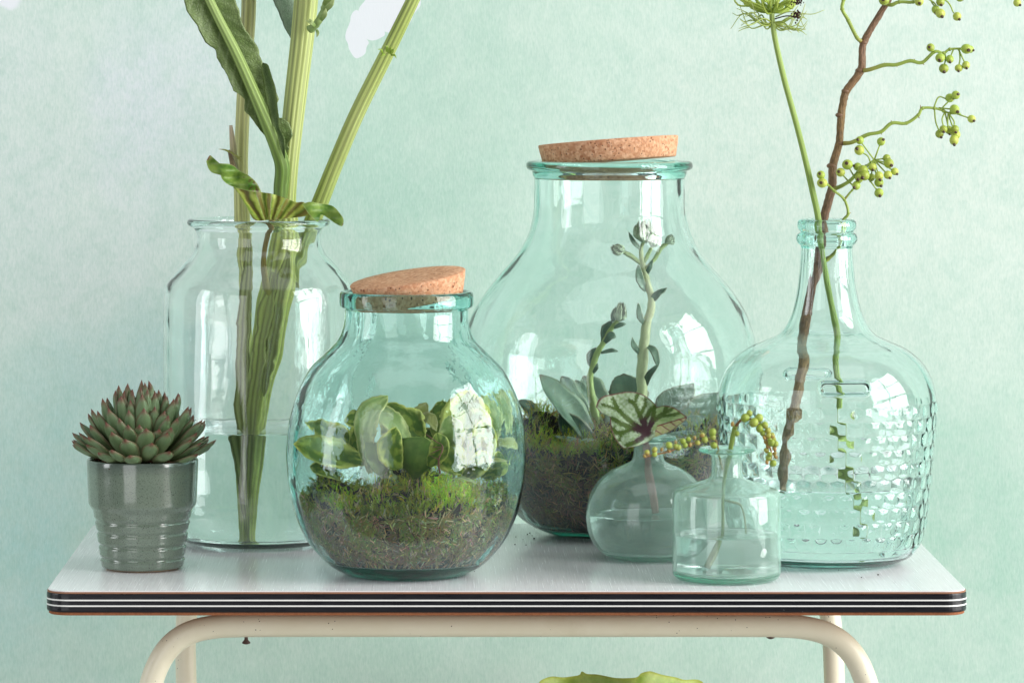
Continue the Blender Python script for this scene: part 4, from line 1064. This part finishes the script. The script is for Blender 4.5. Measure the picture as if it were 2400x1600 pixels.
# ------------------------------------------------------------------ begonia leaf in the small round bottle
BO = [(1396, 953), (1402, 938), (1414, 928), (1431, 924), (1451, 920), (1474, 917), (1499, 921), (1518, 931), (1535, 946), (1540, 953), (1549, 951), (1559, 950), (1572, 952), (1584, 957), (1598, 967), (1610, 978), (1603, 987), (1592, 995), (1578, 1006), (1564, 1013), (1541, 1022), (1531, 1025), (1522, 1033), (1505, 1041), (1489, 1046), (1476, 1048), (1463, 1050), (1455, 1045), (1449, 1038), (1440, 1025), (1434, 1012), (1430, 994), (1429, 978), (1420, 972), (1408, 966)]
BC = (1515, 1012)
def seg_d(x, y, pl):
    best = (1e9, 0); L = 0
    for (a, b), (c, d) in zip(pl[:-1], pl[1:]):
        dx, dy = c-a, d-b; l2 = dx*dx+dy*dy; t = max(0, min(1, ((x-a)*dx+(y-b)*dy)/l2)); q = math.hypot(x-a-dx*t, y-b-dy*t)
        if q < best[0]: best = (q, L+t*math.sqrt(l2))
        L += math.sqrt(l2)
    return best
VEINS = [[BC, (1501, 976), (1487, 945), (1475, 938)], [(1487, 945), (1495, 925)], [BC, (1480, 990), (1449, 961), (1436, 934)], [(1449, 961), (1412, 947)], [BC, (1484, 1003), (1458, 994), (1435, 980)],
         [BC, (1478, 1004), (1462, 1013), (1442, 1014), (1438, 1004)], [(1456, 1013), (1452, 1030)], [BC, (1504, 1026), (1488, 1036), (1470, 1043)], [BC, (1529, 988), (1532, 964)], [BC, (1530, 985), (1558, 968), (1562, 953)], [(1558, 968), (1577, 956)], [(1546, 975), (1580, 972), (1597, 966)], [BC, (1510, 985), (1524, 962), (1540, 950)], [(1500, 975), (1512, 950), (1512, 935)]]
FOLD = [(1541, 1022), (1536, 1004), (1540, 996), (1556, 992), (1580, 985), (1606, 977)]
def bego_col(x, y, t):
    n = noise.noise(Vector((x*.16, y*.16, 0))); n2 = noise.noise(Vector((x*.45, y*.45, 5)))
    light = mixc(lin(182, 204, 174), lin(128, 160, 104), float(np.clip(.4+n, 0, 1)))
    if x > 1528 and y < 1010: light = mixc(light, lin(142, 172, 96), .65)
    c = light; rd = math.hypot(x-BC[0], y-BC[1])
    # the turned-up lower right margin shows the paler, red veined underside
    fx = np.interp(x, [1536, 1540, 1556, 1580, 1606], [1010, 997, 992, 985, 977])
    under = x > 1535 and y > fx
    if under:
        c = mixc(lin(196, 190, 150), lin(168, 178, 112), float(np.clip(.5+n, 0, 1)))
        g = abs(math.sin((x*.9-y*1.4)*.11))
        c = mixc(c, lin(116, 44, 52), float(1-sstep(.10, .28, g+.15*n2)))
        c = mixc(c, lin(120, 44, 52), float(1-sstep(1.5, 4.0, y-fx)))
    else:
        for pl in VEINS:
            d, L = seg_d(x, y, pl)
            dist = rd
            w_ = 7.0*(1.15-min(1, dist/150)*.45)*(1.0 if pl[0] == BC else .75)
            d += 4.0*n2+2.2*noise.noise(Vector((x*.9, y*.9, 8)))
            k_ = float(1-sstep(w_*.62, w_*1.05, d))
            dark = mixc(lin(56, 26, 34), lin(70, 98, 26), float(sstep(24, 46, dist+8*n)))
            c = mixc(c, dark, k_)
        c = mixc(c, lin(60, 28, 36), float(1-sstep(9, 17, rd+5*n2)))
    return mixc(c, lin(108, 48, 52), float(sstep(.955, .985, t+.012*n2))*.9)
def bego_d(x, y):
    s_ = V4.s
    if x < 1515: d = (1012-y)*.55*s_
    else: d = (1012-y)*(.55-.6*min(1, (x-1515)/60))*s_-(x-1515)*.15*s_
    return -.043+d+.0022*math.sin(x*.09)*math.cos(y*.07)
bg_root = thing('begonia_leaf', V4.P(1537, 1200), 'silver and green patterned begonia leaf with dark veins in the small round bottle', 'leaf')
m = MB(); fan_leaf(m, BO, BC, bego_d, V4, bego_col, 46, 7); m.build('leaf_blade', M['begonia'], bg_root)
m = MB(); tube(m, PV(V4, [(1515, 1011, -.0425), (1513, 1013, -.034), (1513, 1022, -.020), (1515, 1045, -.008), (1520, 1100, 0), (1530, 1160, 0), (1537, 1202, 0)]), [3*V4.s, 5*V4.s, 6.5*V4.s, 8*V4.s, 9*V4.s, 10*V4.s, 9*V4.s], 16, [lin(150, 92, 92), lin(196, 120, 128), lin(188, 120, 122), lin(178, 112, 110)], 0, 0, 6, True, .08)
m.build('leaf_stalk', M['twig'], bg_root)

# ------------------------------------------------------------------ berry sprig in the small straight bottle
k5 = V5.s
sprig = thing('berry_sprig', V5.P(1690, 1325), 'arching sprig of tight green berries on orange stalks in the small straight bottle', 'sprig')
m = MB()
F = -.020
tube(m, PV(V5, [(1664, 1326, -.02), (1680, 1292, -.015), (1692, 1256, -.01)]), [7*k5, 8*k5, 4*k5], 12, [lin(128, 132, 90), lin(110, 128, 66)], 5, .1)
tube(m, PV(V5, [(1692, 1258, -.01), (1694, 1200, -.008), (1697, 1130, -.008), (1706, 1080, -.008), (1712, 1052, -.010), (1718, 1022, -.014), (1724, 997, F)]), [3.5*k5, 3.5*k5, 4*k5, 5*k5, 5.5*k5, 6*k5, 6*k5], 14, [lin(104, 118, 62), lin(120, 138, 70), lin(134, 156, 72)])
tube(m, PV(V5, [(1697, 1170, -.008), (1718, 1176, -.008), (1736, 1186, -.008), (1746, 1216, -.008), (1749, 1250, -.008)]), [2.2*k5, 3*k5, 3*k5, 2.6*k5, 2*k5], 10, lin(128, 128, 92))
m.build('stalk', M['twig'], sprig)
m = MB()
tube(m, PV(V5, [(1722, 1004, F), (1731, 990, F), (1744, 980, F), (1762, 983, F), (1782, 1003, F), (1797, 1030, F), (1808, 1060, F), (1806, 1088, F)]), [4*k5, 3.5*k5, 3*k5, 3*k5, 3*k5, 2.6*k5, 2.2*k5, 1.6*k5], 10, [lin(120, 84, 48), lin(130, 104, 52), lin(146, 112, 62)])
tube(m, PV(V5, [(1694, 1100, -.010), (1686, 1062, -.012), (1681, 1044, -.016), (1674, 1030, F), (1645, 1031, F-.006), (1616, 1042, F-.01), (1588, 1050, F-.012), (1566, 1058, F-.014), (1531, 1066, F-.016), (1514, 1070, F-.018)]), [2.4*k5, 2.4*k5, 2.2*k5, 2*k5, 2*k5, 2*k5, 2*k5, 2*k5, 1.8*k5, 1.5*k5], 8, [lin(140, 120, 60), lin(140, 112, 62), lin(140, 104, 62)], lump=.3)
m.build('berry_stalk', M['twig'], sprig)
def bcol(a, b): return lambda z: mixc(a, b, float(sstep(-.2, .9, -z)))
bm_g = []
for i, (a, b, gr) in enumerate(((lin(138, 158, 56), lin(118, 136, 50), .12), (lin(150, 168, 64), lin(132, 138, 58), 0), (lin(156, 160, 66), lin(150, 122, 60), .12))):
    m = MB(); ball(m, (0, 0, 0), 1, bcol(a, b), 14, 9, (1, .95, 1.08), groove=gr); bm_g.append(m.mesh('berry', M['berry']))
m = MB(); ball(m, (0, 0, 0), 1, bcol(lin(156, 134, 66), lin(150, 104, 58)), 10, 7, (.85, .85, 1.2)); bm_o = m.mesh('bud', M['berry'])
rg = random.Random(5)
def Z2(x, y): return 1480+.16156*x, 960+.16156*y
for x, y, r, kd in ((225, 620, 42, 0), (190, 670, 28, 1), (335, 580, 44, 0), (335, 645, 40, 0), (437, 575, 28, 1), (545, 600, 28, 1), (545, 515, 52, 0), (640, 475, 24, 1), (640, 530, 40, 0), (680, 545, 46, 0), (745, 455, 46, 0), (775, 515, 42, 0), (825, 425, 38, 0), (850, 505, 32, 1), (915, 405, 28, 1), (960, 480, 40, 0), (1025, 365, 40, 0), (1065, 435, 48, 0), (1175, 325, 60, 0), (1180, 395, 46, 0), (1195, 515, 52, 0)):
    px, py = Z2(x, y); f = (1700-px)/190
    link('bud' if kd else 'berry', bm_o if kd else bm_g[rg.randrange(3)], sprig, V5.P(px, py, F-.004-.015*f), Vector((rg.gauss(0, .5), rg.gauss(0, .5), 1)).to_track_quat('Z', 'Y'), (r*.16156*k5,)*3)
for x, y, r, kd in ((1650, 118, 66, 0), (1712, 52, 46, 0), (1775, 185, 68, 0), (1850, 120, 62, 0), (1465, 205, 32, 1), (1532, 345, 40, 0), (1860, 272, 56, 0), (1935, 222, 50, 0), (1980, 300, 46, 0), (1905, 335, 44, 0), (1990, 372, 50, 0), (2040, 372, 44, 0), (2035, 480, 56, 0), (2092, 495, 44, 0), (1925, 405, 28, 1), (1950, 470, 34, 1), (1975, 525, 34, 1), (1960, 590, 42, 0), (2005, 645, 38, 0), (1988, 695, 46, 0), (2075, 560, 38, 1), (2078, 632, 34, 1), (2092, 682, 30, 1), (1965, 757, 32, 1), (2055, 775, 52, 0), (2005, 430, 40, 0), (1880, 225, 36, 0), (2060, 425, 40, 0)):
    px, py = Z2(x, y)
    link('bud' if kd else 'berry', bm_o if kd else bm_g[rg.randrange(3)], sprig, V5.P(px, py, F-.006-rg.uniform(0, .004)), Vector((rg.gauss(0, .5), rg.gauss(0, .5), 1)).to_track_quat('Z', 'Y'), (r*.16156*k5,)*3)

# ------------------------------------------------------------------ rose hip branch in the large bottle
k6 = V6.s
rb = thing('rosehip_branch', V6.P(1836, 1152), 'brown branch with green twigs and round green rosehips standing in the large bumpy bottle', 'branch')
BD = .004
bk = [lin(112, 84, 62), lin(128, 98, 74), lin(122, 96, 56), lin(118, 90, 66), lin(114, 86, 64), lin(122, 98, 58), lin(132, 112, 76), lin(140, 118, 92)]
m = MB()
tube(m, PV(V6, [(2096, -30, BD), (2081, 4, BD), (2061, 36, BD), (2024, 102, BD), (2018, 164, BD), (1984, 214, BD), (1972, 268, BD), (1967, 332, BD), (1952, 389, BD), (1950, 439, BD), (1931, 514, BD), (1921, 600, BD), (1902, 680, BD), (1890, 734, BD), (1885, 780, -.02), (1880, 815, -.038), (1885, 845, -.056), (1877, 885, -.072), (1868, 935, -.084), (1856, 986, -.088), (1844, 1030, -.088), (1838, 1080, -.086), (1835, 1150, -.082)]),
     [8, 9, 9.5, 10, 12, 12, 11, 11, 12, 12, 12.5, 12.5, 12, 12, 12, 12, 12, 12, 12, 12, 12, 12, 11] if False else [x*k6 for x in (6.5, 7, 7.5, 8.2, 9.5, 9, 9, 9, 9.6, 10, 10.5, 11, 11, 11, 11, 11, 11, 11, 11, 11, 11, 11, 10)], 18, bk, 0, 0, 10, True, .2)
for x, y, r in ((2024, 100, 10.5), (2016, 166, 12), (1982, 214, 10.5), (1968, 270, 10.5), (1970, 336, 11), (1949, 389, 12), (1953, 441, 12), (1891, 734, 13)):
    ball(m, V6.P(x, y, BD), r*k6, mixc(bk[0], bk[1], .5), 12, 8, (1, 1, .62))
m.build('branch', M['bark'], rb)
tg = [lin(140, 160, 70), lin(150, 172, 80)]; tb = [lin(150, 140, 70), lin(140, 158, 72)]
hip_me = []
for i in range(3):
    m = MB(); a = (lin(160, 184, 70), lin(182, 196, 84), lin(150, 168, 60))[i]
    ball(m, (0, 0, 0), 1, lambda z, a=a: mixc(a, mixc(a, lin(150, 150, 60), .5), float(sstep(.5, 1, z))), 20, 14, (1, 1, .98)); hip_me.append(m.mesh('rosehip', M['berry']))
m = MB()
v = lathe_verts([.36, .34, .26, .30, .20, .04], [.86, 1.02, 1.08, 1.22, 1.26, 1.18], 8, 0, 0, 0); f = [q for q in lathe_faces(6, 8)]; f.append(tuple(40+j for j in range(8)))
m.add(v, f, [lin(74, 54, 38)]*len(v)); cal_me = m.mesh('calyx', M['twig'])
rg = random.Random(9)
def hip(x, y, d, r, attach):
    c = V6.P(x, y, d); a = V6.P(*attach)
    dv = (c-a).normalized()*.75+Vector((rg.uniform(-.25, .25), -.75, -.25+rg.uniform(-.25, .15)))
    q = dv.normalized().to_track_quat('Z', 'Y')
    rv = r*k6*rg.uniform(.9, 1.12); o = link('rosehip', hip_me[rg.randrange(3)], rb, c, q, (rv*rg.uniform(.94, 1.04), rv*rg.uniform(.94, 1.04), rv*rg.uniform(.95, 1.1)))
    o2 = bpy.data.objects.new('calyx', cal_me); COL.objects.link(o2); o2.parent = o
def twig(path, rad, hips, thorns=()):
    m = MB(); tube(m, PV(V6, path), [r*k6 for r in rad], 10, tb+[tg[1]]*3, lump=.12)
    for x, y, d in path[1:-1]: ball(m, V6.P(x, y, d), np.interp(0.5, [0, 1], [rad[0], rad[-1]])*1.25*k6, tg[0], 8, 5)
    for tx, ty, ex, ey in thorns:
        d = path[0][2]; tube(m, PV(V6, [(tx, ty, d), (ex, ey, d)]), [2.2*k6, .6*k6], 6, lin(150, 120, 80), per=1)
    for x, y, dd, r, (ax, ay), mid in hips:
        d0 = path[-1][2]
        p = [(ax, ay, d0)]+([(mid[0], mid[1], d0+dd*.5)] if mid else [])+[(x+(ax-x)*.15, y+(ay-y)*.15, d0+dd*.9)]
        tube(m, PV(V6, p), [2.0*k6, 1.7*k6], 7, tg[1], per=5 if mid else 1)
    m.build('twig', M['twig'], rb)
    for x, y, dd, r, at, mid in hips: hip(x, y, path[-1][2]+dd, r, (at[0], at[1], path[-1][2]))
twig([(2018, 97, 0), (2008, 88, -.002), (1988, 48, -.004), (1974, 22, -.006), (1977, 0, -.006), (1982, -30, -.006)], [5, 4.5, 4.5, 4, 4, 3.5], [])
twig([(2024, 166, 0), (2040, 163, -.004), (2072, 153, -.008), (2101, 152, -.01), (2133, 143, -.012), (2161, 147, -.014), (2190, 122, -.014), (2211, 125, -.014), (2226, 116, -.014), (2252, 114, -.014)], [5, 5, 5, 4.5, 4.5, 4.2, 4, 3.2, 3, 2.4],
     [(2181, 112, -.004, 11, (2190, 122), None), (2203.5, 136, -.008, 11, (2205, 124), None), (2226, 139, -.006, 10.5, (2234, 117), None), (2212, 161, -.004, 11.5, (2215, 124), (2216, 140)), (2247, 160, -.003, 8.5, (2248, 116), (2250, 138)), (2264, 153, -.004, 11, (2246, 116), (2254, 132)), (2265, 115, -.006, 11.5, (2246, 116), None), (2274, 116, .006, 9, (2250, 115), None)],
     [(2058, 160, 2053, 163), (2072, 154, 2073, 147), (2101, 152, 2103, 158), (2143, 143, 2144, 138), (2163, 148, 2166, 153)])
twig([(1978, 336, 0), (1992, 335, -.004), (2004, 331, -.006), (2033, 316, -.008), (2065, 309, -.01), (2090, 289, -.012), (2124, 289, -.012), (2152, 270, -.014), (2162, 254, -.014), (2190, 254, -.014), (2211, 260, -.014), (2226, 266, -.014), (2252, 267, -.014)], [5.5, 5, 5, 4.6, 4.4, 4.2, 4, 3.8, 3.4, 3, 2.6, 2.4, 2],
     [(2240, 223, -.006, 11, (2206, 257), (2215, 246)), (2226, 230, .004, 10.5, (2188, 254), (2200, 228)), (2237, 257, -.004, 10.5, (2200, 253), None), (2277, 279, -.004, 10.5, (2240, 266), None), (2211, 303, -.008, 10.5, (2214, 264), (2208, 280)), (2202, 314, .002, 10.5, (2190, 256), (2193, 285)), (2238, 303, -.004, 11, (2224, 268), (2236, 284)), (2224, 305, .006, 10, (2215, 264), None), (2240, 316, .006, 10, (2222, 268), None), (2236, 329, -.004, 11, (2222, 268), (2222, 300))],
     [(2065, 309, 2066, 316), (2090, 289, 2089, 282), (2124, 289, 2127, 293), (2158, 258, 2157, 246), (2150, 272, 2156, 278)])
twig([(1956, 441, 0), (1968, 438, -.006), (1993, 423, -.012), (2010, 405, -.016), (2030, 390, -.018), (2049, 375, -.02)], [5, 4.8, 4.4, 3.6, 3, 2.6],
     [(2015, 329, -.004, 11, (2049, 375), (2032, 352)), (2014, 352, -.002, 11, (2040, 381), (2034, 366)), (2065, 332, -.004, 10.5, (2049, 375), None), (1986, 386, -.004, 11.5, (2004, 418), None), (1970, 404, -.004, 10, (2000, 436), (1984, 420)), (2010, 391, .004, 10.5, (2020, 398), None), (2022, 399, -.008, 11.5, (2040, 382), None), (2026, 411, -.012, 11.5, (2045, 378), None), (2045, 392, -.004, 10, (2049, 375), None), (2078, 371, .002, 10.5, (2049, 375), None), (2083, 383, -.006, 12, (2049, 375), None), (2097, 402, -.002, 10.5, (2049, 375), (2076, 388)), (2081, 410, -.006, 11, (2049, 375), (2064, 392)), (2060, 413, -.010, 12, (2049, 375), None), (2060, 428, 0, 10, (2046, 384), None), (2007, 435, -.01, 11, (2036, 410), None), (2014, 417, -.012, 11, (2036, 402), None), (2060, 452, -.006, 10.5, (2032, 414), None), (2042, 416, .006, 10, (2045, 384), None)])
twig([(1918, 640, .006), (1936, 612, .004), (1960, 585, 0), (1973, 548, -.006), (1977, 516, -.008), (1988, 500, -.01), (1979, 468, -.012), (1956, 448, -.024), (1944, 436, -.024)], [4.5, 4.5, 4.2, 4, 3.6, 3.6, 3.2, 2.8, 2.4],
     [(1924, 410, -.004, 10.5, (1944, 436), (1934, 424)), (1927, 429, -.006, 11, (1944, 436), None)], [(1988, 500, 1995, 499)])
twig([(1979, 468, -.012), (1997, 446, -.014), (2006, 438, -.018)], [2.8, 2.4, 2.2], [])
twig([(2078, 10, 0), (2090, 12, -.004), (2108, 5, -.006), (2140, 5, -.008), (2168, -6, -.01), (2190, -14, -.01)], [5, 4.6, 4, 4, 3.6, 3],
     [(2154, 4, -.006, 10.5, (2150, -4), None), (2204, 5, -.004, 10.5, (2190, -14), None), (2193, 23, -.002, 10.5, (2186, -12), (2182, 2)), (2204, 32, -.008, 11.5, (2168, -6), (2190, 8)), (2243, 39, -.006, 10, (2190, -14), (2222, 6)), (2250, -6, 0, 10.5, (2200, -16), None), (2384, 7, -.004, 10.5, (2300, -40), (2350, -24))])
m = MB()
hip(2072, 1, -.014, 11, (2076, 16, 0))

# ------------------------------------------------------------------ umbel flower in the large bottle
um = thing('umbel_flower', V6.P(2015, 1250), 'thin green stem with a fringed umbel seed head, leaning left from the large bottle', 'flower')
UD = -.016
m = MB(); gs = [lin(150, 172, 92), lin(136, 162, 78), lin(128, 158, 74), lin(126, 156, 74), lin(132, 160, 74)]
tube(m, PV(V6, [(1808, 20, UD), (1811, 56, UD), (1819, 104, UD), (1838, 186, UD), (1868, 296, UD), (1886, 368, UD), (1904, 446, UD), (1917, 507, UD), (1926, 580, UD), (1936, 650, UD+.002), (1944, 690, UD+.004), (1956, 751, UD+.006), (1962, 800, UD-.004), (1958, 850, UD-.006), (1966, 918, UD-.010), (1968, 960, UD-.012), (1978, 1050, UD-.016), (1996, 1160, UD-.020), (2012, 1245, UD-.020)]), [x*k6 for x in (6, 6.5, 6.5, 7, 7, 7, 7.5, 7.5, 7, 7, 7, 7, 7, 7, 7, 7, 7, 7, 6)], 14, gs, 6, .05, 8)
m.build('stem', M['stem'], um)
rg = random.Random(14)
for i in range(46):                       # rays curving up and out of the picture
    a = rg.uniform(0, 6.283); sp_ = rg.uniform(20, 118)
    dx, dd = math.cos(a)*sp_, math.sin(a)*sp_*k6
    p = [(1810, 30, UD), (1810+dx*.45, 16+rg.uniform(-10, 16), UD+dd*.45), (1810+dx*.85, 8-rg.uniform(-8, 22), UD+dd*.85), (1810+dx, -50-rg.uniform(0, 40), UD+dd)]
    m = MB(); tube(m, PV(V6, p), [3.0*k6, 2.4*k6, 1.9*k6], 6, [lin(134, 158, 54), lin(160, 180, 74), lin(178, 194, 96)], per=5)
    m.build('ray', M['twig'], um)
rg = random.Random(15)
for i in range(20):                       # thin forked bracts that droop below the head
    sgn = -1 if i % 2 else 1; L = rg.uniform(40, 110); a = rg.uniform(-.8, .8); dd = math.sin(a)*L*k6*.8; dx = sgn*L*math.cos(a)
    y1 = 54+rg.uniform(-4, 10)
    p = [(1811, 54, UD), (1811+dx*.3, y1+4+rg.uniform(-16, 8), UD+dd*.3), (1811+dx*.7, y1-6+rg.uniform(-24, 16), UD+dd*.7), (1811+dx, y1-26+rg.uniform(-26, 42), UD+dd)]
    m = MB(); tube(m, PV(V6, p), [2.2*k6, 1.8*k6, .8*k6], 6, [lin(156, 172, 70), lin(150, 170, 86), lin(176, 188, 120)], per=5)
    q = p[2]; tube(m, PV(V6, [q, (q[0]+sgn*14, q[1]+4, q[2]), (q[0]+sgn*26, q[1]+rg.uniform(-12, 16), q[2])]), [1.6*k6, .6*k6], 5, lin(160, 178, 92), per=4)
    m.build('bract', M['twig'], um)
for pts in ([(1811, 50, UD), (1828, 60, UD-.01), (1840, 66, UD-.014), (1856, 78, UD-.016)], [(1818, 40, UD), (1850, 28, UD-.01), (1900, 34, UD-.012), (1932, 24, UD-.012)]):
    m = MB(); tube(m, PV(V6, pts), [1.8*k6, .7*k6], 6, lin(170, 184, 104), per=5); m.build('bract', M['twig'], um)
for cx_, cy_ in ((1868, 36), (1872, 3)):
    m = MB()
    for i in range(34): ball(m, V6.P(cx_+rg.gauss(0, 6), cy_+rg.gauss(0, 5), UD-.02+rg.gauss(0, .002)), rg.uniform(1.2, 2.2)*k6, (1, 1, 1), 6, 4, (1, 1, 1.4))
    tube(m, PV(V6, [(cx_-4, cy_+4, UD-.018), (cx_-26, cy_+2, UD-.01), (1812, cy_+10, UD)]), [1.6*k6, 1.6*k6], 5, (1, 1, 1), per=4)
    m.build('seed_cluster', M['seed'], um)

# ------------------------------------------------------------------ broad leaf reaching up below the table
class _F: pass
LF = _F(); LF.Y = 5.12; LF.s = 5.12/FPX; LF.P = lambda x, y, d=0: P(x, y, 5.12+d)
lf = thing('broad_leaf_plant', LF.P(1460, 2420), 'broad yellow green leaf with toothed edge rising below the table', 'plant')
LO = [(1240, 1640), (1262, 1600), (1276, 1589), (1295, 1584), (1320, 1586), (1345, 1583), (1358, 1580), (1364, 1572), (1376, 1578), (1398, 1579), (1420, 1583), (1440, 1587), (1465, 1588), (1492, 1586), (1502, 1577), (1514, 1573), (1526, 1572), (1545, 1578), (1562, 1582), (1584, 1586), (1605, 1592), (1628, 1591), (1642, 1594), (1652, 1606), (1668, 1650), (1650, 1740), (1580, 1840), (1460, 1900), (1330, 1830), (1255, 1730)]
m = MB()
fan_leaf(m, LO, (1456, 1740), lambda x, y: .02*math.sin(x*.02)+(1740-y)*.0001, LF, lambda x, y, t: mixc(mixc(lin(150, 182, 74), lin(176, 200, 104), float(np.clip(.5+noise.noise(Vector((x*.02, y*.02, 0)))+.4*math.sin(math.atan2(y-1740, x-1456)*26), 0, 1))), lin(186, 196, 90), float(sstep(.93, 1, t))), 24, 5)
m.build('leaf_blade', M['leaf_soft'], lf)
m = MB(); tube(m, [LF.P(1456, 1740, .004), LF.P(1450, 2000, .01), LF.P(1460, 2420, .01)], [8*LF.s, 12*LF.s], 12, lin(130, 160, 80)); m.build('leaf_stalk', M['twig'], lf)
